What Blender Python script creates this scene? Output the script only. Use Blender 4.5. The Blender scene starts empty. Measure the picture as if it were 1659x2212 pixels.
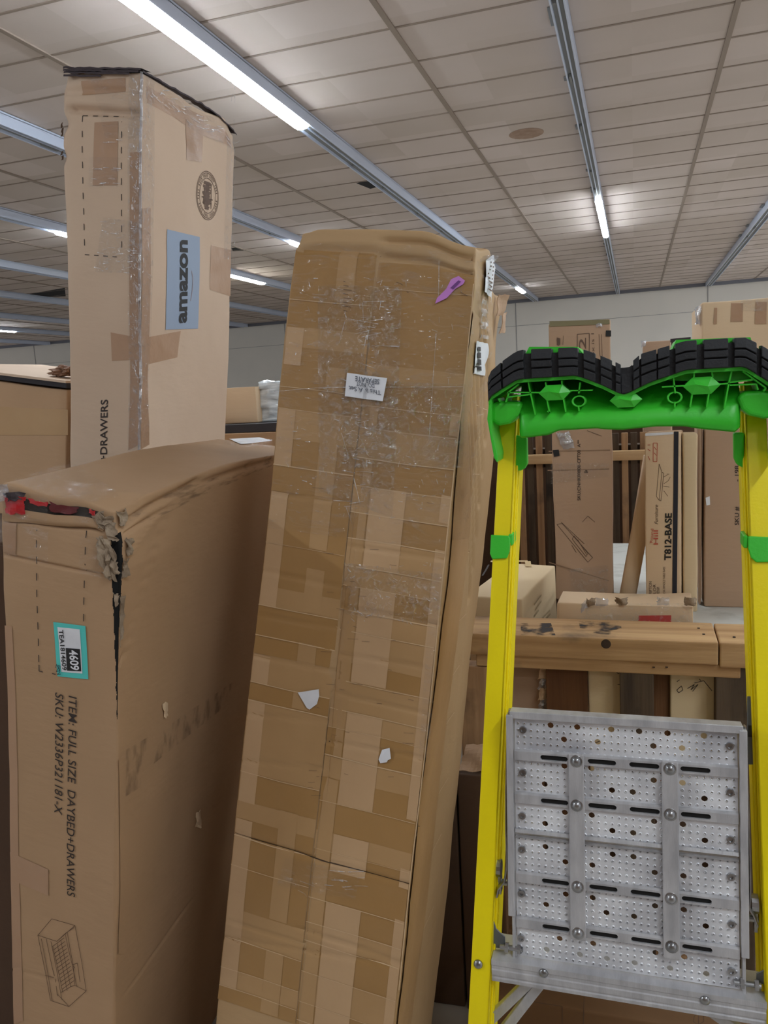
import bpy, bmesh, math, random
from mathutils import Vector, Matrix, noise
random.seed(7)
S = bpy.context.scene
COL = S.collection
# ------------------------------------------------------------------ camera
FP = 1729.14; CX, CY = 829.5, 1106.0; EYE = 1.7
RW = Matrix(((0.9535939, 0.0102677, 0.3009207), (0.2955155, 0.1596056, -0.9419112), (-0.0576999, 0.9871275, 0.1491646)))
CAM = Vector((0, 0, EYE))
cd = bpy.data.cameras.new('camera'); cd.sensor_fit = 'HORIZONTAL'; cd.sensor_width = 36; cd.lens = 36 * FP / 1659
cd.clip_end = 200; cd.clip_start = 0.05
co = bpy.data.objects.new('camera', cd); COL.objects.link(co)
co.matrix_world = Matrix.Translation(CAM) @ RW.to_4x4(); S.camera = co
# ------------------------------------------------------------------ world + exposure
wd = bpy.data.worlds.new('world'); S.world = wd; wd.use_nodes = True
WB = wd.node_tree.nodes['Background']; WB.inputs[0].default_value = (0.93, 0.95, 1.0, 1); WB.inputs[1].default_value = 0.56
TUBE = 66.0                       # radiance of a lit tube
S.view_settings.view_transform = 'Standard'; S.view_settings.look = 'None'
S.view_settings.gamma = 1; S.view_settings.use_curve_mapping = False
S.view_settings.exposure = 0.26

def ray(px, py): return RW @ Vector((px - CX, CY - py, -FP))
def atY(px, py, y): r = ray(px, py); return CAM + r * (y / r.y)
def atZ(px, py, z): r = ray(px, py); return CAM + r * ((z - EYE) / r.z)
def atX(px, py, x): r = ray(px, py); return CAM + r * (x / r.x)
def atPl(px, py, y0, z0, t):
    r = ray(px, py); return CAM + r * ((y0 + (EYE - z0) * t) / (r.y - r.z * t))
def lin(c): return tuple(((v / 255) / 12.92 if v / 255 <= 0.04045 else ((v / 255 + 0.055) / 1.055) ** 2.4) for v in c) + (1,)

# ------------------------------------------------------------------ materials
def mat(name, rgb, rough=0.6, metal=0.0, spec=0.5, **kw):
    m = bpy.data.materials.new(name); m.use_nodes = True
    b = m.node_tree.nodes['Principled BSDF']
    b.inputs['Base Color'].default_value = lin(rgb); b.inputs['Roughness'].default_value = rough
    b.inputs['Metallic'].default_value = metal; b.inputs['Specular IOR Level'].default_value = spec
    for k, v in kw.items(): b.inputs[k.replace('_', ' ')].default_value = v
    return m
def vary(m, rgb2, scale=3.0, detail=5, lo=0.35, hi=0.65, stretch=(1, 1, 1), bump=0.0, bscale=60, bstretch=(1, 1, 1), rv=None):
    nt = m.node_tree; N, L = nt.nodes, nt.links; b = N['Principled BSDF']
    tc = N.new('ShaderNodeTexCoord'); mp = N.new('ShaderNodeMapping'); mp.inputs['Scale'].default_value = stretch
    L.new(tc.outputs['Object'], mp.inputs[0])
    nz = N.new('ShaderNodeTexNoise'); nz.inputs['Scale'].default_value = scale; nz.inputs['Detail'].default_value = detail
    L.new(mp.outputs[0], nz.inputs[0])
    cr = N.new('ShaderNodeValToRGB'); cr.color_ramp.elements[0].position = lo; cr.color_ramp.elements[1].position = hi
    cr.color_ramp.elements[0].color = b.inputs['Base Color'].default_value[:]; cr.color_ramp.elements[1].color = lin(rgb2)
    L.new(nz.outputs[0], cr.inputs[0]); L.new(cr.outputs[0], b.inputs['Base Color'])
    if rv:
        mr = N.new('ShaderNodeMapRange'); mr.inputs['To Min'].default_value = rv[0]; mr.inputs['To Max'].default_value = rv[1]
        L.new(nz.outputs[0], mr.inputs[0]); L.new(mr.outputs[0], b.inputs['Roughness'])
    if bump:
        mp2 = N.new('ShaderNodeMapping'); mp2.inputs['Scale'].default_value = bstretch; L.new(tc.outputs['Object'], mp2.inputs[0])
        n2 = N.new('ShaderNodeTexNoise'); n2.inputs['Scale'].default_value = bscale; n2.inputs['Detail'].default_value = 3
        L.new(mp2.outputs[0], n2.inputs[0])
        bp = N.new('ShaderNodeBump'); bp.inputs['Strength'].default_value = bump; bp.inputs['Distance'].default_value = 0.004
        L.new(n2.outputs[0], bp.inputs['Height']); L.new(bp.outputs[0], b.inputs['Normal'])
    return m
def kraft(name, a, b, rough=0.75, bump=0.25, scale=2.2):
    return vary(mat(name, a, rough, spec=0.35), b, scale, 6, 0.3, 0.7, (1, 1, 0.7), bump, 18, (1, 1, 3))
def film(name, tint, fac=0.10, scale=26, bump=1.0, rough=0.12, stretch=(1, 1, 1), hazy=0.0):
    m = bpy.data.materials.new(name); m.use_nodes = True; nt = m.node_tree; N, L = nt.nodes, nt.links
    out = N['Material Output']; N.remove(N['Principled BSDF'])
    tr = N.new('ShaderNodeBsdfTransparent'); tr.inputs[0].default_value = lin(tint)
    gl = N.new('ShaderNodeBsdfGlossy'); gl.inputs['Roughness'].default_value = rough; gl.inputs[0].default_value = (0.95, 0.97, 1, 1)
    df = N.new('ShaderNodeBsdfDiffuse'); df.inputs[0].default_value = (0.8, 0.8, 0.8, 1)
    tc = N.new('ShaderNodeTexCoord'); mp = N.new('ShaderNodeMapping'); mp.inputs['Scale'].default_value = stretch
    L.new(tc.outputs['Object'], mp.inputs[0])
    nz = N.new('ShaderNodeTexNoise'); nz.inputs['Scale'].default_value = scale; nz.inputs['Detail'].default_value = 4; nz.inputs['Distortion'].default_value = 1.2
    L.new(mp.outputs[0], nz.inputs[0])
    bp = N.new('ShaderNodeBump'); bp.inputs['Strength'].default_value = bump; bp.inputs['Distance'].default_value = 0.02
    L.new(nz.outputs[0], bp.inputs['Height']); L.new(bp.outputs[0], gl.inputs['Normal'])
    mr = N.new('ShaderNodeMapRange'); mr.inputs['From Min'].default_value = 0.5; mr.inputs['From Max'].default_value = 0.72
    mr.inputs['To Min'].default_value = fac * 0.5; mr.inputs['To Max'].default_value = min(1, fac * 4)
    L.new(nz.outputs[0], mr.inputs[0])
    mx = N.new('ShaderNodeMixShader'); L.new(mr.outputs[0], mx.inputs[0]); L.new(tr.outputs[0], mx.inputs[1])
    m2 = N.new('ShaderNodeMixShader'); m2.inputs[0].default_value = hazy; L.new(gl.outputs[0], m2.inputs[1]); L.new(df.outputs[0], m2.inputs[2])
    L.new(m2.outputs[0], mx.inputs[2]); L.new(mx.outputs[0], out.inputs[0])
    return m
def smudge(name, rgb, lo, hi, scale=14, stretch=(1, 1, 1), peak=0.7):
    """dirt mark with its own ragged outline: opaque where the noise is high, clear elsewhere"""
    m = mat(name, rgb, 0.8); nt = m.node_tree; N, L = nt.nodes, nt.links
    tc = N.new('ShaderNodeTexCoord'); mp = N.new('ShaderNodeMapping'); mp.inputs['Scale'].default_value = stretch; L.new(tc.outputs['Object'], mp.inputs[0])
    nz = N.new('ShaderNodeTexNoise'); nz.inputs['Scale'].default_value = scale; nz.inputs['Detail'].default_value = 8; L.new(mp.outputs[0], nz.inputs[0])
    mr = N.new('ShaderNodeMapRange'); mr.inputs['From Min'].default_value = lo; mr.inputs['From Max'].default_value = hi; mr.inputs['To Max'].default_value = peak
    L.new(nz.outputs[0], mr.inputs[0]); L.new(mr.outputs[0], N['Principled BSDF'].inputs['Alpha'])
    return m

K_T = kraft('kraft_pale', (200, 174, 150), (210, 186, 162), 0.7)
K_D = kraft('kraft_brown', (172, 140, 106), (184, 150, 116), 0.75)
K_M = kraft('kraft_ochre', (176, 144, 104), (186, 154, 114), 0.6)
K_G = kraft('kraft_grey', (178, 148, 122), (188, 158, 132), 0.8)
K_C = kraft('kraft_cream', (218, 196, 160), (208, 184, 146), 0.8)
K_L = kraft('kraft_light', (214, 186, 152), (222, 196, 164), 0.8)
K_DK = kraft('kraft_dark', (88, 65, 48), (74, 54, 40), 0.85)  # darkened to stand in for shade in the unlit gaps behind the ladder
K_IN = mat('carton_inside', (52, 44, 38), 0.95)
K_GREY = vary(mat('torn_fibre', (168, 150, 128), 0.95), (120, 102, 84), 30, 6, 0.3, 0.7, bump=0.8, bscale=80)
TAPE_D = vary(mat('tape_amber', (162, 124, 76), 0.32, spec=0.5), (168, 130, 82), 6, 4, bump=0.5, bscale=14)
TAPE_M = vary(mat('tape_tan', (176, 140, 96), 0.38, spec=0.5), (182, 146, 102), 6, 4, bump=0.5, bscale=14)
TAPE_L = vary(mat('tape_pale', (196, 162, 124), 0.42, spec=0.45), (190, 156, 118), 6, 4, bump=0.45, bscale=16)
TAPE_P = vary(mat('tape_brown', (178, 142, 112), 0.3, spec=0.5), (172, 136, 106), 6, 4, bump=0.6, bscale=18)
RIDGE = mat('tape_ridge', (206, 176, 138), 0.4)
GAP = mat('seam_gap', (70, 52, 36), 0.9)
INK = mat('ink_black', (52, 42, 38), 0.7)
INKS = mat('ink_soft', (104, 82, 68), 0.7)
INKR = mat('ink_red', (190, 90, 70), 0.7)
PAPER = vary(mat('paper_white', (232, 234, 240), 0.6), (220, 222, 228), 20)
PAPERB = mat('label_blue', (150, 166, 188), 0.6)
TEAL = mat('label_teal', (84, 205, 198), 0.5)
PURPLE = mat('label_purple', (196, 128, 205), 0.5)
BLACK = mat('print_black', (28, 28, 30), 0.6)
FILM = film('stretch_film', (250, 250, 250), 0.09, 60, 1.0, 0.07, hazy=0.1)
FILM2 = film('stretch_film_streaked', (252, 252, 252), 0.05, 40, 1.0, 0.07, (0.5, 0.5, 1.8), hazy=0.05)
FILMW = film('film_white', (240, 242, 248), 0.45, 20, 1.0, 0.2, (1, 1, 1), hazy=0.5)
RED = mat('red_item', (190, 22, 30), 0.35)
DARKF = mat('dark_edge', (62, 52, 56), 0.8)
YEL = vary(mat('fiberglass_yellow', (250, 230, 0), 0.42), (240, 218, 0), 12, 5, 0.3, 0.7, (1, 1, 0.3), 0.12, 90)
GRN = vary(mat('plastic_green', (64, 204, 54), 0.4), (54, 192, 46), 8, 4, bump=0.08, bscale=200)
RUB = vary(mat('rubber_black', (34, 36, 40), 0.62), (26, 28, 32), 20, 4, bump=0.2, bscale=200)
ALU = vary(mat('aluminium', (202, 202, 205), 0.38, 0.25), (168, 168, 172), 14, 8, 0.3, 0.7, (3, 1, 1), 0.15, 60, (6, 1, 1), rv=(0.28, 0.5))
ALUP = vary(mat('aluminium_plate', (246, 248, 252), 0.34, 0.15), (168, 168, 174), 9, 8, 0.35, 0.75, bump=0.2, bscale=70, rv=(0.3, 0.5))
STL = vary(mat('steel', (180, 182, 186), 0.28, 0.9), (150, 152, 155), 30, 4)
GREYP = mat('grey_plate', (100, 104, 112), 0.5)
def wood(name, a, b, c, bs=(1, 18, 18)):
    m = vary(mat(name, a, 0.75, spec=0.3), b, 2.0, 8, 0.35, 0.68, bs, 0.5, 6, bs)
    nt = m.node_tree; N, L = nt.nodes, nt.links; bsdf = N['Principled BSDF']; src = bsdf.inputs['Base Color'].links[0].from_socket
    tc = N.new('ShaderNodeTexCoord'); nz = N.new('ShaderNodeTexNoise'); nz.inputs['Scale'].default_value = 7; nz.inputs['Detail'].default_value = 7
    L.new(tc.outputs['Object'], nz.inputs[0]); mr = N.new('ShaderNodeMapRange'); mr.inputs['From Min'].default_value = 0.56; mr.inputs['From Max'].default_value = 0.74; mr.inputs['To Max'].default_value = 0.75
    L.new(nz.outputs[0], mr.inputs[0]); mx = N.new('ShaderNodeMix'); mx.data_type = 'RGBA'; mx.inputs[7].default_value = lin(c)
    L.new(mr.outputs[0], mx.inputs[0]); L.new(src, mx.inputs[6]); L.new(mx.outputs[2], bsdf.inputs['Base Color'])
    return m
W_X = wood('pine_x', (196, 160, 116), (160, 122, 82), (84, 70, 62), (1, 16, 16))
W_Z = wood('pine_z', (178, 142, 106), (140, 106, 76), (56, 48, 44), (16, 16, 1))
W_D = wood('weathered_z', (92, 76, 60), (62, 50, 40), (30, 26, 24), (14, 14, 1))
W_R = wood('red_panel', (112, 76, 46), (92, 60, 36), (96, 62, 36), (20, 20, 1))
W_L = wood('pale_pine', (206, 172, 130), (184, 148, 106), (130, 100, 74), (1, 16, 16))

# ------------------------------------------------------------------ mesh helpers
def mesh_obj(name, bm, m, parent=None, smooth=False, mats=None):
    me = bpy.data.meshes.new(name)
    bmesh.ops.recalc_face_normals(bm, faces=bm.faces[:])
    bm.to_mesh(me); bm.free()
    for q in (mats or [m]): me.materials.append(q)
    if smooth:
        for p in me.polygons: p.use_smooth = True
    o = bpy.data.objects.new(name, me); COL.objects.link(o)
    if parent: o.parent = parent
    return o
def raw_obj(name, vs, fs, m, parent=None, smooth=False, mats=None, idx=None):
    me = bpy.data.meshes.new(name); me.from_pydata([tuple(v) for v in vs], [], fs)
    for q in (mats or [m]): me.materials.append(q)
    if idx:
        for p, i in zip(me.polygons, idx): p.material_index = i
    if smooth:
        for p in me.polygons: p.use_smooth = True
    me.update()
    o = bpy.data.objects.new(name, me); COL.objects.link(o)
    if parent: o.parent = parent
    return o
def tag(o, label=None, cat=None, group=None, kind=None):
    if label: o['label'] = label
    if cat: o['category'] = cat
    if group: o['group'] = group
    if kind: o['kind'] = kind
    return o
def empty(name, loc, label, cat, group=None, M=None):
    o = bpy.data.objects.new(name, None); COL.objects.link(o); o.empty_display_size = 0.1
    if M is None: o.location = loc
    else: o.matrix_world = Matrix.Translation(loc) @ M.to_4x4()
    return tag(o, label, cat, group)
def bevel(o, w, seg=2, ang=0.6):
    md = o.modifiers.new('bevel', 'BEVEL'); md.width = w; md.segments = seg; md.limit_method = 'ANGLE'; md.angle_limit = ang
    return o
class MB:
    """collects world-space shapes; build() makes one mesh object relative to its parent's location"""
    def __init__(s): s.v = []; s.f = []; s.i = []; s.mi = 0
    def add(s, vs, fs):
        n = len(s.v); s.v += [Vector(v) for v in vs]; s.f += [[n + k for k in f] for f in fs]; s.i += [s.mi] * len(fs); return s
    def box(s, a, b, ax=None):
        x0, y0, z0 = a; x1, y1, z1 = b
        vs = [Vector((x, y, z)) for z in (z0, z1) for y in (y0, y1) for x in (x0, x1)]
        if ax is not None: vs = [ax @ v for v in vs]
        return s.add(vs, [(0, 2, 3, 1), (4, 5, 7, 6), (0, 1, 5, 4), (2, 6, 7, 3), (0, 4, 6, 2), (1, 3, 7, 5)])
    def hexa(s, q0, q1):
        """quad q0 (front) joined to quad q1 (back)"""
        return s.add(list(q0) + list(q1), [(0, 1, 2, 3), (7, 6, 5, 4), (0, 4, 5, 1), (1, 5, 6, 2), (2, 6, 7, 3), (3, 7, 4, 0)])
    def prism(s, pts, off):
        n = len(pts); off = Vector(off)
        return s.add(list(pts) + [Vector(p) + off for p in pts], [list(range(n)), list(range(2 * n - 1, n - 1, -1))] + [(i, (i + 1) % n, n + (i + 1) % n, n + i) for i in range(n)])
    def tube(s, pts, r, n=10, flat=None):
        pts = [Vector(p) for p in pts]; rings = []
        for i, p in enumerate(pts):
            t = (pts[min(i + 1, len(pts) - 1)] - pts[max(i - 1, 0)]).normalized()
            a = t.cross(Vector((0, 1, 0.01))).normalized(); b = t.cross(a).normalized()
            ra, rb = (r, r) if flat is None else (r, flat)
            rings.append([p + a * ra * math.cos(2 * math.pi * k / n) + b * rb * math.sin(2 * math.pi * k / n) for k in range(n)])
        vs = [v for g in rings for v in g]; fs = []
        for i in range(len(pts) - 1):
            for k in range(n): fs.append((i * n + k, i * n + (k + 1) % n, (i + 1) * n + (k + 1) % n, (i + 1) * n + k))
        fs += [list(range(n - 1, -1, -1)), [len(vs) - n + k for k in range(n)]]
        return s.add(vs, fs)
    def dome(s, c, n, r, h, k=14, rings=4):
        c = Vector(c); n = Vector(n).normalized(); a = n.orthogonal().normalized(); b = n.cross(a)
        vs = []; fs = []
        for j in range(rings):
            t = j / rings * math.pi / 2
            for i in range(k):
                w = 2 * math.pi * i / k; vs.append(c + (a * math.cos(w) + b * math.sin(w)) * r * math.cos(t) + n * h * math.sin(t))
        vs.append(c + n * h)
        for j in range(rings - 1):
            for i in range(k): fs.append((j * k + i, j * k + (i + 1) % k, (j + 1) * k + (i + 1) % k, (j + 1) * k + i))
        for i in range(k): fs.append(((rings - 1) * k + i, (rings - 1) * k + (i + 1) % k, len(vs) - 1))
        fs.append(list(range(k - 1, -1, -1)))
        return s.add(vs, fs)
    def build(s, name, m, parent=None, smooth=False, mats=None):
        off = parent.location.copy() if parent else Vector()
        o = raw_obj(name, [v - off for v in s.v], s.f, m, parent, smooth, mats, s.i if mats else None)
        bm = bmesh.new(); bm.from_mesh(o.data); bmesh.ops.recalc_face_normals(bm, faces=bm.faces[:]); bm.to_mesh(o.data); bm.free()
        return o
_tc = {}
def text2d(s, bold=0.0, shear=0.0, spacing=1.0):
    k = (s, bold, shear, spacing)
    if k in _tc: return _tc[k]
    c = bpy.data.curves.new('t', 'FONT'); c.body = s; c.offset = bold; c.shear = shear; c.space_character = spacing; c.resolution_u = 4
    o = bpy.data.objects.new('t', c); COL.objects.link(o); bpy.context.view_layer.update()
    me = bpy.data.meshes.new_from_object(o.evaluated_get(bpy.context.evaluated_depsgraph_get()))
    vs = [(v.co.x, v.co.y) for v in me.vertices]; fs = [list(p.vertices) for p in me.polygons]
    bpy.data.objects.remove(o); bpy.data.curves.remove(c); bpy.data.meshes.remove(me)
    x0 = min(v[0] for v in vs); x1 = max(v[0] for v in vs); y0 = min(v[1] for v in vs); y1 = max(v[1] for v in vs)
    _tc[k] = ([((a - x0) / (x1 - x0), (b - y0) / (y1 - y0)) for a, b in vs], fs); return _tc[k]

class Box:
    """a carton: local x across, y away, z up from its base; N is its near right top corner"""
    def __init__(s, name, label, cat, N, M, w, d, h, group=None, left=False):
        s.M, s.w, s.d, s.h = M, w, d, h
        ex, ey, ez = M.col[0], M.col[1], M.col[2]
        s.O = N - ez * h - (Vector() if left else ex * w)
        s.root = empty(name, s.O, label, cat, group, M)
        s.amp = 0.003; s.fr = 3.0; s.seed = random.random() * 50; s.cre = []; s.dents = []; s.subv = None
    def hit(s, face, px, py):
        r = ray(px, py)
        n, p = {'front': (s.M.col[1], s.O), 'right': (s.M.col[0], s.O + s.M.col[0] * s.w), 'left': (s.M.col[0], s.O), 'top': (s.M.col[2], s.O + s.M.col[2] * s.h)}[face]
        P = CAM + r * ((p - CAM).dot(n) / r.dot(n)); l = s.M.transposed() @ (P - s.O)
        return {'front': (l.x, s.h - l.z), 'right': (l.y, s.h - l.z), 'left': (l.y, s.h - l.z), 'top': (l.x, l.y)}[face]
    def disp(s, p, n, face=None):
        a = s.amp * noise.noise(p * s.fr + Vector((s.seed, 0, 0))) * 2 + s.amp * 0.35 * noise.noise(p * s.fr * 5 + Vector((0, s.seed, 0)))
        fc = face or ('front' if n.y < -0.7 else 'right' if n.x > 0.7 else 'top' if n.z > 0.7 else 'left' if n.x < -0.7 else '-')
        if fc in ('front', 'right', 'left'):
            u = p.x if fc == 'front' else p.y; v = s.h - p.z
            for (f, u0, v0, u1, v1, hw, dp) in s.cre:
                if f != fc: continue
                L = math.hypot(u1 - u0, v1 - v0); t = ((u - u0) * (u1 - u0) + (v - v0) * (v1 - v0)) / L
                e = abs((u - u0) * (v1 - v0) - (v - v0) * (u1 - u0)) / L
                if -hw < t < L + hw and e < 3 * hw: a -= dp * math.exp(-(e / hw) ** 2) * min(1, max(0, min(t, L - t) / hw + 1))
        q = p + n * a
        for (c, r, vec) in s.dents:
            k = (p - c).length / r
            if k < 1: q = q + vec * (1 - k * k) ** 2
        return q
    def P(s, face, u, v, off=0.0008):
        p, n = {'front': (Vector((u, 0, s.h - v)), Vector((0, -1, 0))), 'right': (Vector((s.w, u, s.h - v)), Vector((1, 0, 0))),
                'left': (Vector((0, u, s.h - v)), Vector((-1, 0, 0))), 'top': (Vector((u, v, s.h)), Vector((0, 0, 1)))}[face]
        return s.disp(p, n, face) + n * off
    def body(s, m, step=0.03, r=0.006, fine=None, name='carton_body', wedge=None, mats=None, stepz=None):
        def axis(L, st, extra=()):
            n = max(1, int((L - 2 * r) / st)); a = [0, r * 0.35] + [r + (L - 2 * r) * i / n for i in range(n + 1)] + [L - r * 0.35, L]
            a += list(extra); a = sorted(set(round(x, 5) for x in a)); return a
        fx, fy, fz = (fine or ((), (), ()))
        X, Y, Z = axis(s.w, step, fx), axis(s.d, step, fy), axis(s.h, stepz or step, fz)
        bm = bmesh.new(); vd = {}
        D = Vector((s.w, s.d, s.h))
        def V(p):
            k = (round(p[0], 5), round(p[1], 5), round(p[2], 5))
            if k not in vd:
                p = Vector(p); q = Vector([min(max(p[i], r), D[i] - r) for i in range(3)]); n = (p - q).normalized()
                vd[k] = bm.verts.new(s.disp(q + n * r, n))
            return vd[k]
        def grid(A, B, fn):
            for i in range(len(A) - 1):
                for j in range(len(B) - 1):
                    c = [fn(A[i], B[j]), fn(A[i + 1], B[j]), fn(A[i + 1], B[j + 1]), fn(A[i], B[j + 1])]
                    f = bm.faces.new([V(q) for q in c])
                    f.smooth = True
                    if wedge and wedge(sum((Vector(q) for q in c), Vector()) / 4): f.material_index = 1
        grid(X, Z, lambda a, b: (a, 0, b)); grid(X, Z, lambda a, b: (a, s.d, b))
        grid(Y, Z, lambda a, b: (0, a, b)); grid(Y, Z, lambda a, b: (s.w, a, b))
        grid(X, Y, lambda a, b: (a, b, 0)); grid(X, Y, lambda a, b: (a, b, s.h))
        o = mesh_obj(name, bm, m, s.root, mats=mats); 
        return o
    def quad(s, name, face, pts, m, off=0.0008, px=True, n=None, jag=0.0, sub=0.02, parent=None, label=None, subv=None):
        """four-cornered piece lying on a face, following its bumps"""
        q = [s.hit(face, *p) if px else p for p in pts]
        q = [Vector((a[0], a[1])) for a in q]
        nu = max(1, int((q[1] - q[0]).length / sub)); nv = max(1, int((q[3] - q[0]).length / (subv or s.subv or sub)))
        if n: nu, nv = n
        vs = []; fs = []
        for j in range(nv + 1):
            for i in range(nu + 1):
                a, b = i / nu, j / nv
                p = (q[0] * (1 - a) + q[1] * a) * (1 - b) + (q[3] * (1 - a) + q[2] * a) * b
                if jag and (i in (0, nu) or j in (0, nv)): p = p + Vector((random.uniform(-1, 1), random.uniform(-1, 1))) * jag
                vs.append(s.P(face, p.x, p.y, off))
        for j in range(nv):
            for i in range(nu):
                k = j * (nu + 1) + i; fs.append((k, k + 1, k + nu + 2, k + nu + 1))
        o = raw_obj(name, vs, fs, m, parent or s.root, True)
        if label: o['label'] = label
        return o
    def poly(s, name, face, pts, m, off=0.001, px=True, parent=None, label=None):
        q = [s.hit(face, *p) if px else p for p in pts]
        o = raw_obj(name, [s.P(face, a, b, off) for a, b in q], [list(range(len(q)))], m, parent or s.root)
        if label: o['label'] = label
        return o
    def text(s, face, string, a, b, c, m, off=0.0014, bold=0.0, shear=0.0, name='printed_text', px=True, parent=None, label=None, spacing=1.0):
        """lettering: a = baseline start, b = baseline end, c = top of first letter (photo points on that face)"""
        A, B, C = [Vector(s.hit(face, *p)) if px else Vector(p) for p in (a, b, c)]
        vs, fs = text2d(string, bold, shear, spacing)
        P = [A + (B - A) * x + (C - A) * y for x, y in vs]
        o = raw_obj(name, [s.P(face, p.x, p.y, off) for p in P], fs, m, parent or s.root)
        if label: o['label'] = label
        return o
    def strokes(s, name, face, lines, m, wd=0.0012, off=0.0012, px=True, parent=None, label=None):
        vs = []; fs = []
        for ln in lines:
            q = [Vector(s.hit(face, *p)) if px else Vector(p) for p in ln]
            for a, b in zip(q, q[1:]):
                if (b - a).length < 1e-6: continue
                t = (b - a).normalized(); nn = Vector((-t.y, t.x)) * wd / 2; k = max(1, int((b - a).length / 0.03))
                for i in range(k):
                    p0 = a + (b - a) * (i / k); p1 = a + (b - a) * ((i + 1) / k); n0 = len(vs)
                    vs += [s.P(face, *(p0 - nn), off), s.P(face, *(p0 + nn), off), s.P(face, *(p1 + nn), off), s.P(face, *(p1 - nn), off)]
                    fs.append((n0, n0 + 1, n0 + 2, n0 + 3))
        o = raw_obj(name, vs, fs, m, parent or s.root)
        if label: o['label'] = label
        return o
def rotm(rx, ry, yaw): 
    rv = Vector((rx, ry, 0)); A = Matrix.Rotation(rv.length, 3, rv.normalized()) if rv.length > 1e-9 else Matrix.Identity(3)
    return A @ Matrix.Rotation(yaw, 3, 'Z')
def bgbox(name, label, cat, xl, xr, yt, Y, zb, d, m, yaw=0.0, group=None, step=0.06, amp=0.003):
    """standing carton whose front top edge runs from photo column xl to xr at row yt"""
    A = atY(xl, yt, Y); r = ray(xr, yt); c, sn = math.cos(yaw), math.sin(yaw)
    w = (r.y * A.x - r.x * A.y) / (r.x * sn - r.y * c)
    b = Box(name, label, cat, Vector((A.x, A.y, A.z)), Matrix.Rotation(yaw, 3, 'Z'), w, d, A.z - zb, group, left=True)
    b.amp = amp; b.body(m, step, 0.005); return b
def sheet(name, c, ax, ay, m, amp=0.01, n=8, fr=30, jag=0.2, parent=None, thick=0.0):
    """crumpled irregular sheet (local or world coords, relative to the parent's frame)"""
    c, ax, ay = Vector(c), Vector(ax), Vector(ay); nn = ax.cross(ay).normalized(); vs = []; fs = []
    sd = Vector((random.random() * 40, random.random() * 40, 0))
    for j in range(n + 1):
        for i in range(n + 1):
            a, b = i / n * 2 - 1, j / n * 2 - 1; k = max(abs(a), abs(b)); rr = math.hypot(a, b) or 1
            f = 1 - jag * (0.5 + 0.5 * noise.noise(Vector((a * 3, b * 3, 0)) + sd)) * (k > 0.7) * 1.3
            p = c + ax * a * f + ay * b * f
            vs.append(p + nn * amp * 2 * noise.noise(p * fr + sd))
    for j in range(n):
        for i in range(n): k = j * (n + 1) + i; fs.append((k, k + 1, k + n + 2, k + n + 1))
    o = raw_obj(name, vs, fs, m, parent, False)
    if thick: md = o.modifiers.new('solid', 'SOLIDIFY'); md.thickness = thick
    return o

# ================================================================== SETTING
CZ = EYE + 2.42; WY = 24.3; XL, XR, YB = -26.0, 11.0, -6.0
ceil_m = mat('ceiling_tile', (196, 186, 178), 0.9)
nt = ceil_m.node_tree; N_, L_ = nt.nodes, nt.links
tc = N_.new('ShaderNodeTexCoord'); br = N_.new('ShaderNodeMapping'); L_.new(tc.outputs['Object'], br.inputs[0])
sn = N_.new('ShaderNodeVectorMath'); sn.operation = 'SNAP'; sn.inputs[1].default_value = (1.13, 0.61, 10); L_.new(br.outputs[0], sn.inputs[0])
wn = N_.new('ShaderNodeTexWhiteNoise'); L_.new(sn.outputs[0], wn.inputs[0])
nz = N_.new('ShaderNodeTexNoise'); nz.inputs['Scale'].default_value = 0.6; nz.inputs['Detail'].default_value = 4; L_.new(tc.outputs['Object'], nz.inputs[0])
ad = N_.new('ShaderNodeMath'); ad.operation = 'MULTIPLY_ADD'; ad.inputs[1].default_value = 0.45; L_.new(wn.outputs[0], ad.inputs[0]); L_.new(nz.outputs[0], ad.inputs[2])
cr = N_.new('ShaderNodeValToRGB'); cr.color_ramp.elements[0].position = 0.3; cr.color_ramp.elements[1].position = 1.1
cr.color_ramp.elements[0].color = lin((190, 178, 168)); cr.color_ramp.elements[1].color = lin((212, 200, 194))
L_.new(ad.outputs[0], cr.inputs[0]); L_.new(cr.outputs[0], N_['Principled BSDF'].inputs['Base Color'])
b = MB(); b.box((XL, YB, CZ), (XR, WY, CZ + 0.1)); o = b.build('ceiling', ceil_m); tag(o, kind='structure')
GRID = mat('grid_tee', (150, 136, 124), 0.6)
h_ = 2.42
tracks = [(0.798 * h_), (-0.18 * h_), (-1.127 * h_), (-2.04 * h_), (-2.98 * h_), (-3.99 * h_), (-4.99 * h_), (-6.07 * h_), (-7.04 * h_), (-8.2 * h_), 4.3, 6.7, 9.0]  # rightmost entries are unseen tracks added for more light
tees = [0.28 * h_, -0.636 * h_] + [(tracks[i] + tracks[i + 1]) / 2 for i in range(2, 9)] + [3.1, 5.5, 7.8]
b = MB()
for x in tees: b.box((x - 0.019, YB, CZ - 0.012), (x + 0.019, WY, CZ + 0.01))
tag(b.build('trim_1', GRID), kind='structure')
b = MB(); y = 2.584 * h_ - 0.61 * 18
while y < WY:
    b.box((XL, y - 0.010, CZ - 0.006), (XR, y + 0.010, CZ + 0.01)); y += 0.6095
tag(b.build('trim_2', GRID), kind='structure')
wall_m = vary(mat('wall_paint', (218, 213, 204), 0.85), (210, 206, 198), 0.6, 4)
tag(MB().box((XL, WY, 0), (XR, WY + 0.2, CZ)).build('wall_back', wall_m), kind='structure')
b = MB()
for px in (1529, 1113, 610, 60): x = atY(px, 640, WY).x; b.box((x - 0.012, WY - 0.01, 0), (x + 0.012, WY, CZ))
for z in (CZ - 0.75,): b.box((XL, WY - 0.008, z - 0.006), (XR, WY, z + 0.006))
tag(b.build('trim_3', mat('panel_seam', (150, 148, 146), 0.8)), kind='structure')
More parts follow.
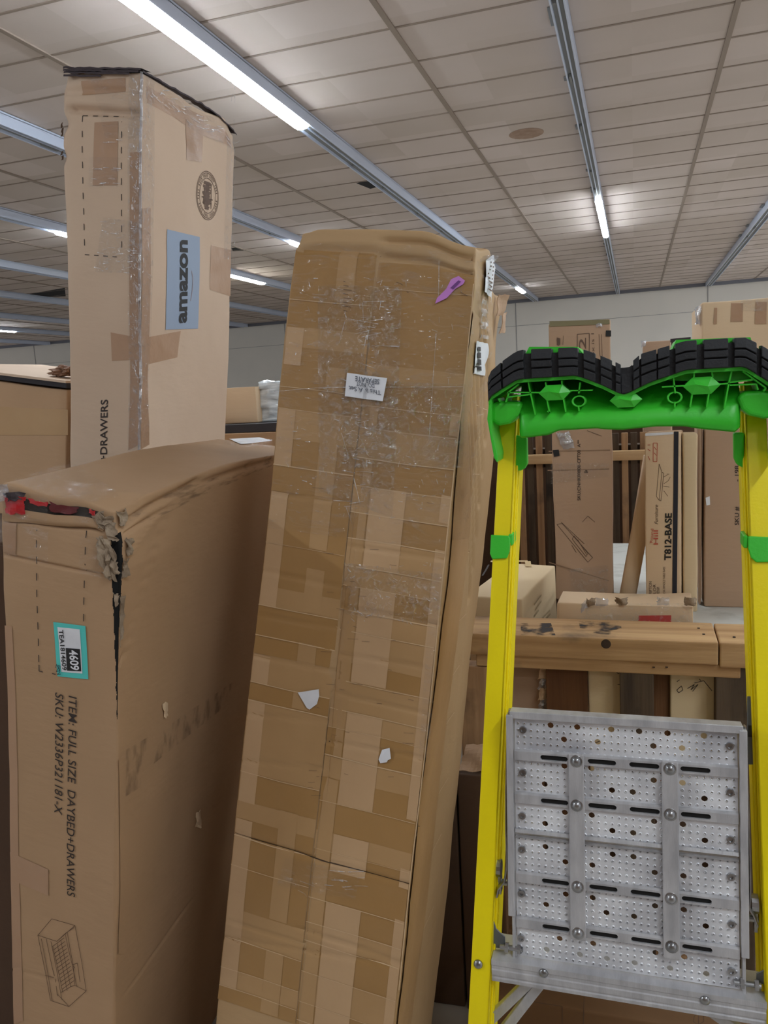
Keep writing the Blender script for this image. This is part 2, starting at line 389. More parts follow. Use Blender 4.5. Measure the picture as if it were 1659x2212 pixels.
tag(MB().box((XL, WY - 0.06, CZ - 0.09), (XR, WY, CZ)).build('trim_4', mat('cornice', (120, 122, 132), 0.7)), kind='structure')
tag(MB().box((XL, YB, -0.1), (XR, WY, 0)).build('floor', vary(mat('concrete_floor', (178, 170, 160), 0.6), (168, 160, 150), 1.2, 6)), kind='structure')
# added low partition behind the camera, unseen, blocks low light to darken carton bottoms
tag(MB().box((-2.6, -1.75, 0), (2.8, -1.6, 2.25)).build('wall_front', mat('partition_brown', (120, 92, 66), 0.9)), kind='structure')
# missing or lifted tiles: dark openings framed in the ceiling, and one round stain
HOLE = mat('ceiling_void', (30, 30, 34), 0.9)
for (pts) in ([(60, 636), (140, 622), (142, 640), (100, 642)], [(770, 396), (800, 388), (822, 402), (800, 408)], [(500, 537), (513, 534), (530, 541), (504, 543)]):
    q = [atZ(*p, CZ - 0.004) for p in pts]
    o = MB().prism(q, (0, 0, 0.002)).build('broken_ceiling_tile', HOLE)
    x = pts[0][0]
    tag(o, {60: 'dark gap of a broken ceiling tile left of the tallest carton', 770: 'small dark broken patch of ceiling tile beside the long light track', 500: 'small dark gap in the ceiling just right of the tallest carton'}[x], 'ceiling tile')
q = []
c = atZ(1137, 289, CZ - 0.003)
b = MB(); b.prism([c + Vector((0.17 * math.cos(t / 24 * 6.283), 0.17 * math.sin(t / 24 * 6.283), 0)) for t in range(24)], (0, 0, 0.002))
tag(b.build('water_stain', vary(mat('stain_brown', (150, 124, 106), 0.9), (168, 144, 126), 12)), 'round brown stain on a ceiling tile left of the right light track', 'stain')

# light tracks
HS = mat('track_enamel', (204, 216, 238), 0.35); HD = mat('track_channel', (128, 130, 130), 0.6)  # bluish tint of the cool tubes put into the enamel colour
LIT = bpy.data.materials.new('lit_tube'); LIT.use_nodes = True
bs = LIT.node_tree.nodes['Principled BSDF']; bs.inputs['Emission Color'].default_value = (0.86, 0.94, 1, 1); bs.inputs['Emission Strength'].default_value = TUBE
bs.inputs['Base Color'].default_value = (0.9, 0.9, 0.9, 1)
LITK = LIT.copy(); LITK.node_tree.nodes['Principled BSDF'].inputs['Emission Strength'].default_value = TUBE * 3.6
LITW = LIT.copy(); LITW.node_tree.nodes['Principled BSDF'].inputs['Emission Color'].default_value = (1, 0.98, 0.86, 1)
lits = {0: [(-4.0, -2.8), (-1.6, 0.2), (3.0, 4.2)], 1: [(11.4, 14.2)], 2: [(3.2, 4.5), (4.53, 5.66), (5.70, 6.85), (20.5, 21.4)], 3: [(-1.5, -0.6), (11.7, 12.9)], 4: [(9.25, 10.3), (14.0, 15.35)], 8: [(17.0, 19.4)], 10: [(2.5, 4.9), (9, 13.8), (18, 21.6)], 11: [(5, 7.4), (14, 17.6)], 12: [(1, 3.4), (8, 11.6), (18, 22)]}  # unseen tubes on the right-hand tracks are added to brighten cartons and ceiling
tl = ['long light track with no lit tube at the far right edge of the ceiling', 'long light track above the ladder with one lit tube near its far end', 'long light track above the cartons with two lit tubes in a row',
      'light track passing behind the tallest carton, nearest of the left ones', 'light track with a glowing tube right of the tallest carton', 'third light track from the top left, unlit',
      'fourth light track from the top left, beside the broken ceiling tile', 'thin far light track just above the one lit at the left edge', 'far light track with a lit tube at the left picture edge', 'farthest light track, just above the back wall',
      'light track over the aisle beyond the right picture edge', 'second light track beyond the right picture edge', 'third light track beyond the right picture edge']
for k, x in enumerate(tracks):
    y0, y1 = YB, (WY - 0.1)
    r = empty('light_track', (x, (y0 + y1) / 2, CZ), tl[k], 'light track', 'parallel light tracks across the ceiling')
    zt, zb = CZ - 0.005, CZ - 0.115; hw = 0.048 if k == 1 else 0.072; hi = hw - .012
    b = MB()
    b.box((x - hw, y0, zt - 0.02), (x + hw, y1, zt))                        # backing strip
    b.box((x - hw, y0, zb), (x - hi, y1, zt - 0.015)); b.box((x + hi, y0, zb), (x + hw, y1, zt - 0.015)); b.box((x - 0.006, y0, zb + 0.012), (x + 0.006, y1, zt - 0.06))
    b.build('housing', HS, r)
    b = MB(); b.box((x - hi, y0, zt - 0.085), (x + hi, y1, zt - 0.02)); b.build('channel', HD, r)
    rr = random.Random(k); yy = 1.6
    while k < 4 and yy < 17:
        if not any(a - 0.3 < yy < c_ + 0.3 for a, c_ in lits.get(k, [])):
            MB().box((x - 0.028, yy, zt - 0.108), (x - 0.010, yy + rr.uniform(0.03, 0.25), zt - 0.086)).build('lamp_holder', HD, r)
            MB().box((x - hw - 0.04, yy + 0.3, CZ - 0.02), (x - hw, yy + 0.3 + rr.uniform(0.05, 0.3), CZ - 0.004)).build('clip', HD, r)
        yy += rr.uniform(0.9, 1.8)
    for (a, c_) in lits.get(k, []):
        b = MB(); wdt = hw - .004
        prof = [(-wdt, zb - .0005), (-wdt, zb - 0.010), (-wdt * 0.6, zb - 0.026), (0, zb - 0.032), (wdt * 0.6, zb - 0.026), (wdt, zb - 0.010), (wdt, zb - .0005)]
        b.prism([Vector((x + p, a, z)) for p, z in prof], (0, c_ - a, 0))
        b.build('lit_tube', LITW if (k == 4 and a > 12) else (LITK if k == 3 and a < 0 else LIT), r)['label'] = 'glowing white tube cover'

# ================================================================== TALL CARTON (with blue label)
MT = rotm(.0566, .1637, .0487)
T = Box('tall_carton', 'tallest brown carton with round stamp and pale blue label, standing behind the torn one', 'carton', Vector((-1.3032, 2.1, 2.6181)), MT, .251, .621, 2.69)
T.amp = 0.004
a0, a1 = T.hit('front', 150, 236), T.hit('front', 300, 246)
T.cre = [('front', a0[0], a0[1], a1[0], a1[1], 0.010, 0.020), ('front', 0.0, 0.055, .2, .05, 0.012, 0.008)]
T.dents = [(Vector((0, 0, 2.69)), 0.07, Vector((0.004, 0.01, -0.004))), (Vector((0, 0.0, 2.55)), 0.035, Vector((0.009, 0.008, 0))), (Vector((0, 0.0, 2.46)), 0.03, Vector((0.006, 0.004, 0))),
           (Vector((.251, .62, 2.69)), 0.1, Vector((-0.01, 0, -0.035))), (Vector((.251, .35, 2.69)), 0.2, Vector((-0.006, 0, -0.012)))]
T.subv = 0.008
T.body(K_T, 0.016, 0.008, stepz=0.006)
# crushed flap layers along the top edge
for (dx, dz, ln, tl_) in ((0, 0.002, 1.0, 0), (0, -0.004, 0.97, 3), (0.002, -0.010, 0.85, 1), (0.001, -0.018, 0.5, 2)):
    vs = []; fs = []; n = 26
    for i in range(n + 1):
        u = T.w * ln * i / n
        zz = T.h + 0.006 + dz + 0.003 * noise.noise(Vector((u * 40, tl_, 0)))
        yy = -0.006 - 0.006 * abs(noise.noise(Vector((u * 25, tl_, 3))))
        u += 0.004 * (1 - i / n)
        vs += [(u + dx, yy, zz), (u + dx, 0.05, zz + 0.004), (u + dx, yy - 0.001, zz - 0.0055)]
    for i in range(n): k = i * 3; fs += [(k, k + 3, k + 4, k + 1), (k, k + 2, k + 5, k + 3)]
    raw_obj('crushed_flap', vs, fs, DARKF, T.root)['label'] = 'dark crushed cardboard edge'
vs = []; fs = []; n = 40
for i in range(n + 1):
    v = T.d * i / n; zz = T.h + 0.004 - 0.035 * max(0, (v - .35) / .27) ** 2 + 0.004 * noise.noise(Vector((v * 30, 9, 0)))
    vs += [(T.w + 0.003 + 0.003 * noise.noise(Vector((v * 40, 1, 1))), v, zz), (T.w - 0.04, v, zz + 0.004), (T.w + 0.004, v, zz - 0.005)]
for i in range(n): k = i * 3; fs += [(k, k + 3, k + 4, k + 1), (k, k + 2, k + 5, k + 3)]
raw_obj('crushed_flap', vs, fs, DARKF, T.root)['label'] = 'dark crushed cardboard edge'
for k in range(5):
    sheet('torn_flake', (-0.004, -0.004, 2.52 + 0.012 * k - (0.10 if k > 2 else 0)), (0.004, 0, 0.002), (0, 0.003, 0.008), K_DK, 0.003, 5, 60, 0.3, T.root)
# tape and stretch film
T.quad('packing_tape', 'front', [(205, 265), (256, 262), (255, 400), (203, 402)], TAPE_P, 0.001)
T.quad('packing_tape', 'front', [(175, 175), (270, 168), (270, 196), (176, 205)], TAPE_P, 0.001)
T.quad('packing_tape', 'front', [(238, 718), (302, 730), (300, 776), (240, 780)], TAPE_P, 0.001)
T.quad('packing_tape', 'front', [(282, 330), (306, 328), (302, 960), (278, 972)], TAPE_P, 0.0008)
T.quad('packing_tape', 'right', [(312, 730), (390, 715), (384, 772), (312, 790)], TAPE_P, 0.001)
T.quad('packing_tape', 'right', [(404, 225), (444, 243), (436, 350), (403, 345)], TAPE_P, 0.0012)
T.quad('packing_tape', 'right', [(457, 530), (500, 540), (498, 640), (452, 625)], TAPE_P, 0.001)
T.quad('packing_tape', 'right', [(318, 185), (500, 290), (500, 318), (318, 222)], TAPE_P, 0.0008)
T.quad('packing_tape', 'right', [(306, 450), (324, 450), (322, 960), (304, 970)], TAPE_P, 0.0008)
T.quad('stretch_film', 'front', [(278, 160), (308, 160), (303, 970), (276, 975)], FILM, 0.0022)
T.quad('stretch_film', 'front', [(225, 470), (300, 480), (296, 590), (205, 588)], FILM, 0.0026)
T.quad('stretch_film', 'front', [(195, 170), (300, 165), (300, 300), (230, 300)], FILM2, 0.0026)
T.quad('stretch_film', 'front', [(195, 340), (262, 340), (255, 404), (195, 404)], FILM2, 0.0024)
T.quad('stretch_film', 'right', [(307, 160), (334, 175), (322, 960), (304, 970)], FILM, 0.0022)
T.quad('stretch_film', 'right', [(315, 165), (511, 275), (508, 330), (318, 215)], FILM2, 0.0030)
T.quad('stretch_film', 'right', [(490, 290), (509, 290), (500, 560), (484, 560)], FILM, 0.0024)
T.quad('stretch_film', 'right', [(404, 225), (440, 243), (434, 350), (404, 345)], FILM2, 0.0026)
# white film ridge down the near corner
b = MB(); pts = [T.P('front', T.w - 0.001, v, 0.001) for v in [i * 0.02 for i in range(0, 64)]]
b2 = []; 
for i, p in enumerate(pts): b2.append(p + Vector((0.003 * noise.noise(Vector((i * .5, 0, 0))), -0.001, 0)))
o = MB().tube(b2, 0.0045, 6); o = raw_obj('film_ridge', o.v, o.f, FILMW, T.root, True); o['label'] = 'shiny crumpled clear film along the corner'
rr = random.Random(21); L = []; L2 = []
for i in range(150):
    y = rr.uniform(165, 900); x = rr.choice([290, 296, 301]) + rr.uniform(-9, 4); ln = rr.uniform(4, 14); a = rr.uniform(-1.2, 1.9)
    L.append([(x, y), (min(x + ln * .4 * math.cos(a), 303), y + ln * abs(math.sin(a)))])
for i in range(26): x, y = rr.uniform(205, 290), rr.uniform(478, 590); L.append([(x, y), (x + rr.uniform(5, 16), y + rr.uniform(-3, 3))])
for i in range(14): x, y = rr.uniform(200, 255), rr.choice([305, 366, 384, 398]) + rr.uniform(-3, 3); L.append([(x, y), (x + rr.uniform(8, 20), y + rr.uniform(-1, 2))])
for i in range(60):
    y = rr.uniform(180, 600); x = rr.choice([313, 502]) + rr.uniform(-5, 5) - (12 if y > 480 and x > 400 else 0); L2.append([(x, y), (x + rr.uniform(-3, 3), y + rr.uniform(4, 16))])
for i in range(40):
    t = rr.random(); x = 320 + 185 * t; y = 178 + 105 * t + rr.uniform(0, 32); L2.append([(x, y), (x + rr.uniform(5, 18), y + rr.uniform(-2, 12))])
T.strokes('film_wrinkles', 'front', L, FILMW, 0.0022, 0.0046); T.strokes('film_wrinkles', 'right', L2, FILMW, 0.0022, 0.0046)  # white strokes painted as glints on the creased film
# print
def dashes(B, face, a, b, n, m, wd, duty=0.5, name='dashed_line'):
    L = []
    for i in range(n):
        t0 = i / n; t1 = (i + duty) / n
        L.append([(a[0] + (b[0] - a[0]) * t0, a[1] + (b[1] - a[1]) * t0), (a[0] + (b[0] - a[0]) * t1, a[1] + (b[1] - a[1]) * t1)])
    return L
L = dashes(T, 'front', (179, 250), (184, 550), 9, INK, 0.002, .42) + dashes(T, 'front', (263, 250), (264, 555), 9, INK, 0.002, .42) + dashes(T, 'front', (179, 250), (263, 250), 4, INK, 0.002, .5) + dashes(T, 'front', (184, 550), (264, 556), 4, INK, 0.002, .5)
T.strokes('dashed_outline', 'front', L, INK, 0.0024)
T.text('front', 'FULL SIZE DAYBED+DRAWERS', (232, 1203), (232, 863), (217, 1203), INK, bold=0.012)
BL = T.quad('blue_label', 'right', [(358, 495), (431, 512), (427, 710), (357, 712)], PAPERB, 0.0016, label='pale blue rectangular label with a lowercase word')
T.text('right', 'amazon', (402, 697), (404, 519), (384, 699), BLACK, 0.0026, bold=0.035, name='label_text', parent=BL)
T.strokes('label_arrow', 'right', [[(409, 650), (413, 625), (414, 600), (411, 585)]], mat('arrow_grey', (160, 140, 140), 0.7), 0.003, 0.0026, parent=BL)
C_, Rr = Vector(T.hit('right', 449, 423)), None
ru = abs(T.hit('right', 473, 423)[0] - C_.x); rv = abs(T.hit('right', 449, 475)[1] - C_.y)
cir = lambda k, n=40: [(C_.x + ru * k * math.cos(2 * math.pi * i / n), C_.y + rv * k * math.sin(2 * math.pi * i / n)) for i in range(n + 1)]
RS = T.strokes('round_stamp', 'right', [cir(1.0), cir(0.93), cir(0.72)], INKS, 0.0022, px=False)
rr = random.Random(5); LL = []
for i in range(46):
    a = 2 * math.pi * i / 46; 
    if i % 5 == 0: continue
    LL.append([(C_.x + ru * k * math.cos(a), C_.y + rv * k * math.sin(a)) for k in (0.77, 0.89)])
T.strokes('stamp_lettering', 'right', LL, INKS, 0.003, px=False, parent=RS)
LL = []
for i in range(26):
    a = -0.55 + 1.1 * i / 25; hgt = rr.uniform(0.25, 0.55) * (1 - 0.5 * abs(a))
    LL.append([(C_.x + ru * (-hgt), C_.y + rv * a), (C_.x + ru * hgt * rr.uniform(0.3, 1), C_.y + rv * a)])
LL += [[(C_.x + ru * .3, C_.y - rv * .5), (C_.x + ru * .35, C_.y + rv * .5)], [(C_.x - ru * .3, C_.y - rv * .4), (C_.x - ru * .35, C_.y + rv * .4)], [(C_.x + ru * .05, C_.y - rv * .5), (C_.x, C_.y + rv * .55)]]
T.strokes('stamp_emblem', 'right', LL, INKS, 0.0042, px=False, parent=RS)

# ================================================================== TORN CARTON (front left)
MD = rotm(.023, .1547, .0308)
D = Box('torn_carton', 'big brown carton at front left, torn at its corner, with teal sticker', 'carton', Vector((-.8709, 1.2, 1.5323)), MD, .247, .86, 1.56)
D.amp = 0.0035
def cr_(B, face, p, q, hw, dp): a, b_ = B.hit(face, *p), B.hit(face, *q); B.cre.append((face, a[0], a[1], b_[0], b_[1], hw, dp))
cr_(D, 'front', (10, 1197), (232, 1245), 0.003, 0.006)
cr_(D, 'front', (12, 1120), (222, 1142), 0.004, 0.008)
cr_(D, 'front', (28, 2095), (123, 2123), 0.003, 0.002)
cr_(D, 'right', (275, 1120), (430, 1040), 0.006, 0.009)
cr_(D, 'right', (275, 1150), (360, 1100), 0.005, 0.006)
cr_(D, 'right', (355, 1120), (262, 1440), 0.004, 0.003)
cr_(D, 'right', (400, 1060), (588, 1000), 0.006, 0.006)
cr_(D, 'right', (268, 2150), (415, 1945), 0.003, 0.004)
cr_(D, 'right', (280, 1200), (380, 1060), 0.004, -0.003)
D.dents = [(Vector((D.w, 0, D.h)), 0.09, Vector((-0.02, 0.012, -0.022))), (Vector((D.w * .5, 0, D.h)), 0.10, Vector((0, 0.006, -0.01))), (Vector((D.w * .4, .45, D.h)), 0.42, Vector((0, 0, 0.012)))]
vt0 = D.hit('front', 240, 1140)[1]; vt1 = D.hit('front', 250, 1555)[1]
def wedge(p):
    v = D.h - p.z
    if not (vt0 < v < vt1): return False
    t = (v - vt0) / (vt1 - vt0)
    wl = 0.018 * (1 - t) ** 0.8 + 0.0025 + 0.003 * noise.noise(Vector((v * 60, 0, 0)))
    wr = 0.012 * (1 - t) ** 1.2 + 0.004 * noise.noise(Vector((v * 50, 4, 0)))
    return (p.y < 1e-4 and p.x > D.w - wl) or (p.x > D.w - 1e-4 and p.y < wr)
D.subv = 0.006
D.body(K_D, 0.014, 0.005, stepz=0.005, fine= ([D.w - k * 0.0013 for k in range(1, 22)], [k * 0.0015 for k in range(1, 12)], [D.h - vt0 - (vt1 - vt0) * k / 200 for k in range(201)]), wedge=wedge, mats=[K_D, mat('gap_black', (14, 13, 13), 1.0)])
# torn fibres hanging at the corner
fp = lambda px, py, off=0.008: Vector(D.P('front', *D.hit('front', px, py), off))
def flake(B, face, pts, m, off=0.006, amp=0.004, n=7, name='torn_cardboard', fr=90, label=None):
    q = [Vector(B.hit(face, *p)) for p in pts]; vs = []; fs = []; sd = Vector((random.random() * 99, 0, 0))
    for j in range(n + 1):
        for i in range(n + 1):
            a, b_ = i / n, j / n; p = (q[0] * (1 - a) + q[1] * a) * (1 - b_) + (q[3] * (1 - a) + q[2] * a) * b_
            e = min(a, 1 - a, b_, 1 - b_) < 0.01
            jj = 0.0025 if e else 0
            p = p + Vector((random.uniform(-jj, jj), random.uniform(-jj, jj)))
            vs.append(B.P(face, p.x, p.y, off + amp * noise.noise(Vector((p.x * fr, p.y * fr, 0)) + sd) * 2 + amp * math.sin(a * 3.1) ))
    for j in range(n):
        for i in range(n): k = j * (n + 1) + i; fs.append((k, k + 1, k + n + 2, k + n + 1))
    o = raw_obj(name, vs, fs, m, B.root); md = o.modifiers.new('s', 'SOLIDIFY'); md.thickness = 0.0012
    if label: o['label'] = label
    return o
FL = 'grey torn cardboard fibre'
flake(D, 'front', [(205, 1105), (240, 1085), (240, 1130), (222, 1136)], K_GREY, label=FL)
flake(D, 'front', [(222, 1090), (262, 1095), (258, 1112), (226, 1118)], K_GREY, 0.01, label=FL)
flake(D, 'front', [(240, 1105), (266, 1108), (264, 1165), (246, 1158)], K_GREY, 0.009, label=FL)
flake(D, 'front', [(218, 1158), (232, 1150), (236, 1235), (219, 1200)], K_GREY, 0.010, label=FL)
flake(D, 'front', [(230, 1152), (246, 1160), (244, 1240), (236, 1246)], K_GREY, 0.009, 0.006, label=FL)
flake(D, 'front', [(242, 1170), (252, 1185), (253, 1255), (243, 1245)], K_GREY, 0.006, label=FL)
flake(D, 'front', [(224, 1236), (252, 1212), (262, 1236), (236, 1254)], K_GREY, 0.004, 0.003, label=FL)
flake(D, 'right', [(262, 1085), (280, 1080), (276, 1120), (264, 1118)], K_GREY, 0.006, label=FL)
flake(D, 'right', [(270, 1155), (286, 1165), (280, 1195), (272, 1200)], K_GREY, 0.004, label=FL)
flake(D, 'right', [(264, 1210), (276, 1205), (272, 1240), (264, 1250)], K_GREY, 0.003, label=FL)
flake(D, 'front', [(247, 1280), (256, 1285), (257, 1305), (250, 1310)], K_GREY, 0.002, 0.003, label=FL)
flake(D, 'right', [(262, 1290), (270, 1285), (268, 1350), (262, 1400)], K_GREY, 0.001, 0.002, label=FL)
# red thing showing through the open top edge, patched with clear tape
D.quad('open_top_edge', 'front', [(20, 1070), (232, 1092), (230, 1116), (22, 1104)], K_IN, 0.002, label='dark gap along the burst top edge')
o = flake(D, 'front', [(18, 1066), (62, 1068), (60, 1108), (22, 1106)], RED, 0.006, 0.003, 6, 'red_filling', 40, 'red item showing through the torn top edge')
flake(D, 'front', [(70, 1070), (104, 1074), (104, 1086), (70, 1082)], RED, 0.005, 0.002, 5, 'red_filling', 40)
flake(D, 'front', [(112, 1074), (170, 1084), (168, 1102), (112, 1096)], mat('dark_red_filling', (96, 24, 28), 0.5), 0.004, 0.002, 5, 'red_filling', 40, 'dark red item inside the torn top edge')
flake(D, 'front', [(200, 1086), (219, 1088), (218, 1102), (200, 1098)], RED, 0.006, 0.002, 5, 'red_filling', 40)
D.quad('packing_tape', 'front', [(14, 1094), (236, 1112), (232, 1140), (16, 1124)], K_D, 0.006, jag=0.001)
for q in ([(2, 1040), (110, 1062), (108, 1130), (6, 1128)], [(165, 1076), (235, 1090), (225, 1128), (166, 1120)], [(10, 1120), (115, 1136), (113, 1215), (12, 1200)], [(182, 1150), (228, 1158), (222, 1245), (180, 1236)]):
    D.quad('clear_tape', 'front', q, FILM2, 0.011, jag=0.0015)
flake(D, 'front', [(0, 1046), (34, 1042), (28, 1074), (2, 1090)], FILMW, 0.012, 0.01, 7, 'clear_tape', 50)
flake(D, 'front', [(20, 1062), (60, 1060), (56, 1076), (24, 1080)], DARKF, 0.008, 0.006, 6, 'torn_cardboard', 60)
D.quad('clear_tape', 'top', [(30, 1045), (150, 1005), (260, 1070), (120, 1085)], FILM2, 0.003)
D.quad('clear_tape', 'top', [(480, 955), (588, 948), (588, 968), (500, 968)], FILM2, 0.003)
o = D.quad('paper_label', 'top', [(495, 948), (560, 944), (588, 952), (520, 960)], PAPER, 0.002)
# brown tape
D.quad('packing_tape', 'front', [(12, 1350), (28, 1352), (50, 2205), (30, 2212)], TAPE_P, 0.001)
D.quad('packing_tape', 'front', [(22, 1840), (107, 1876), (106, 1933), (24, 1900)], TAPE_P, 0.0014)
D.quad('packing_tape', 'front', [(12, 1120), (40, 1124), (38, 1200), (12, 1196)], TAPE_P, 0.0014)
D.quad('packing_tape', 'right', [(254, 1640), (266, 1640), (268, 2060), (254, 2060)], K_D, 0.002)
# dashes, words, sticker, drawing
D.strokes('dashed_outline', 'front', dashes(D, 'front', (82, 1130), (84, 1450), 9, INK, .002, .45) + dashes(D, 'front', (187, 1145), (178, 1470), 9, INK, .002, .45) + [[(84, 1436), (84, 1450), (92, 1452)], [(112, 1455), (120, 1457)]], INK, 0.0017)
D.text('front', 'ITEM: FULL SIZE  DAYBED+DRAWERS', (147, 1503), (147, 1934), (165, 1504), INK, bold=0.003, shear=0.2)
D.text('front', 'SKU: W2336P321181-X', (118, 1496), (119, 1756), (136, 1499), INK, bold=0.003, shear=0.2)
TS = D.quad('teal_sticker', 'front', [(116, 1343), (185, 1352), (190, 1468), (124, 1461)], TEAL, 0.0014, label='teal edged sticker with numbers')
D.quad('sticker_face', 'front', [(125, 1354), (173, 1359), (178, 1455), (133, 1451)], PAPER, 0.0020, parent=TS)
D.quad('number_block', 'front', [(143, 1399), (173, 1402), (176, 1450), (146, 1448)], BLACK, 0.0026, parent=TS)
D.text('front', '4609', (150, 1403), (154, 1446), (169, 1404), PAPER, 0.0036, 0.02, name='sticker_text', parent=TS)
D.text('front', 'TEA1814609', (128, 1360), (136, 1447), (138, 1360), BLACK, 0.0030, 0.015, name='sticker_text', parent=TS)
D.strokes('pen_scribble', 'front', [[(122, 1442), (124, 1434), (128, 1442), (123, 1450), (130, 1448), (127, 1436), (132, 1438), (130, 1452), (125, 1456), (133, 1455)]], mat('pen_ink', (30, 60, 70), 0.6), 0.0012, 0.0036)
def c3(x, y): return (x / 2.676, 1450 + y / 2.676)
BRN = mat('ink_brown', (98, 72, 54), 0.7)
dl = [[(300, 1430), (435, 1468), (497, 1850), (397, 1940), (290, 1905), (220, 1525), (300, 1430)], [(220, 1525), (330, 1560), (435, 1468)], [(330, 1560), (378, 1515), (430, 1480)],
      [(240, 1545), (300, 1905)], [(268, 1545), (330, 1880)], [(295, 1560), (355, 1900)], [(378, 1520), (440, 1825)], [(390, 1510), (420, 1700), (430, 1820), (410, 1825), (350, 1860)], [(415, 1700), (445, 1690), (460, 1800)], [(330, 1870), (397, 1940)], [(430, 1820), (497, 1850)], [(256, 1760), (310, 1775)], [(420, 1705), (430, 1720)]]
for i in range(13): dl.append([(305 + i * 4.2, 1590 + i * 21), (372 + i * 4.4, 1540 + i * 21)]); 
dl.append([(305, 1590), (360, 1860)]); dl.append([(330, 1570), (385, 1850)]); dl.append([(352, 1556), (405, 1830)])
D.strokes('daybed_drawing', 'front', [[c3(*p) for p in l] for l in dl], BRN, 0.0011, label='printed line drawing of a daybed')
SC = smudge('scuff_grey', (112, 92, 80), 0.46, 0.7, 20, (1, 2.0, 1), 0.38)
SC2 = smudge('scuff_fine', (120, 98, 82), 0.5, 0.7, 30, (1, .6, 4), 0.4)
D.quad('scuff_mark', 'right', [(345, 1580), (505, 1470), (480, 1530), (330, 1650)], SC, 0.0012)
D.quad('scuff_mark', 'right', [(270, 1620), (320, 1590), (300, 1700), (268, 1720)], SC, 0.0012)
D.quad('scuff_mark', 'right', [(290, 1100), (588, 985), (588, 1010), (290, 1140)], SC2, 0.0016)
flake(D, 'right', [(350, 1520), (362, 1515), (360, 1545), (352, 1550)], K_L, 0.002, 0.002, 5, 'surface_tear', 60)
flake(D, 'right', [(424, 1758), (434, 1750), (434, 1790), (424, 1785)], K_L, 0.002, 0.002, 5, 'surface_tear', 60)

# ================================================================== WRAPPED CARTON (middle)
MM = rotm(-.1692, .121, .0236)
M = Box('wrapped_carton', 'large leaning carton in the middle, covered in overlapping tape and film', 'carton', Vector((-.2794, 1.6, 1.9925)), MM, .384, .5, 2.08)
M.amp = 0.005; M.fr = 2.5
def row_uv(px0, py0, px1, py1): return M.hit('front', px0, py0), M.hit('front', px1, py1)
rows = [((568, 1233), (750, 1271)), ((560, 1330), (730, 1356)), ((548, 1416), (720, 1450)), ((740, 1310), (955, 1350)), ((509, 1799), (885, 1912)), ((655, 530), (820, 535)), ((825, 553), (1040, 575)), ((830, 520), (1045, 530)),
        ((590, 1065), (760, 1085)), ((760, 1180), (965, 1208)), ((735, 1415), (920, 1440)), ((720, 1495), (930, 1545)), ((520, 1540), (715, 1560)), ((700, 1600), (925, 1640)), ((505, 1640), (700, 1660)), ((500, 1990), (660, 2040)), ((480, 2025), (868, 2085)), ((640, 2000), (870, 2080))]
for p, q in rows: cr_(M, 'front', p, q, 0.003, 0.004 if p[0] > 600 or p[1] < 600 else 0.003)
for p, q in (((650, 540), (820, 545)), ((825, 553), (1040, 575)), ((830, 520), (1045, 530))): cr_(M, 'front', p, q, 0.006, 0.010)
sm = [(820, 545), (795, 800), (768, 1060), (745, 1260), (722, 1450), (692, 1850), (668, 2060), (652, 2212)]
for a_, b_ in zip(sm, sm[1:]): cr_(M, 'front', a_, b_, 0.004, 0.006)
for k in range(7): M.cre.append(('right', 0.09, 0.05 + 0.05 * k, 0.34, 0.30 + 0.075 * k, 0.012, 0.009))
M.dents = [(Vector((M.w, 0, M.h)), 0.12, Vector((-0.012, 0.02, -0.022))), (Vector((M.w, .3, M.h)), 0.22, Vector((-0.02, 0, -0.03))), (Vector((M.w, .5, M.h - .1)), 0.2, Vector((-0.02, -0.04, 0))), (Vector((0, 0, M.h)), 0.05, Vector((0.008, 0.005, -0.006)))]
M.subv = 0.005
M.body(K_M, 0.0125, 0.005, stepz=0.0045)
sx = lambda v: (lambda a, b_: a[0] + (b_[0] - a[0]) * (v - a[1]) / (b_[1] - a[1]))(M.hit('front', 820, 545), M.hit('front', 652, 2212))
rr = random.Random(12)
def strips(v0, v1, lay, off, name='packing_tape'):
    for (a, c_, m_) in lay:
        M.quad(name, 'front', [(a * M.w, v0), (c_ * M.w, v0), (c_ * M.w, v1), (a * M.w, v1)], m_, off, px=False, sub=0.0125)
vtop = 0.04; v = vtop; k = 0; vend = 1.62
Lf = [(0.0, .105, TAPE_L), (.105, .25, TAPE_D), (.25, .36, TAPE_M), (.36, .455, TAPE_D)]
Rf = [(.475, .56, TAPE_M), (.56, .76, TAPE_L), (.76, .935, TAPE_D), (.935, 0.995, TAPE_L)]
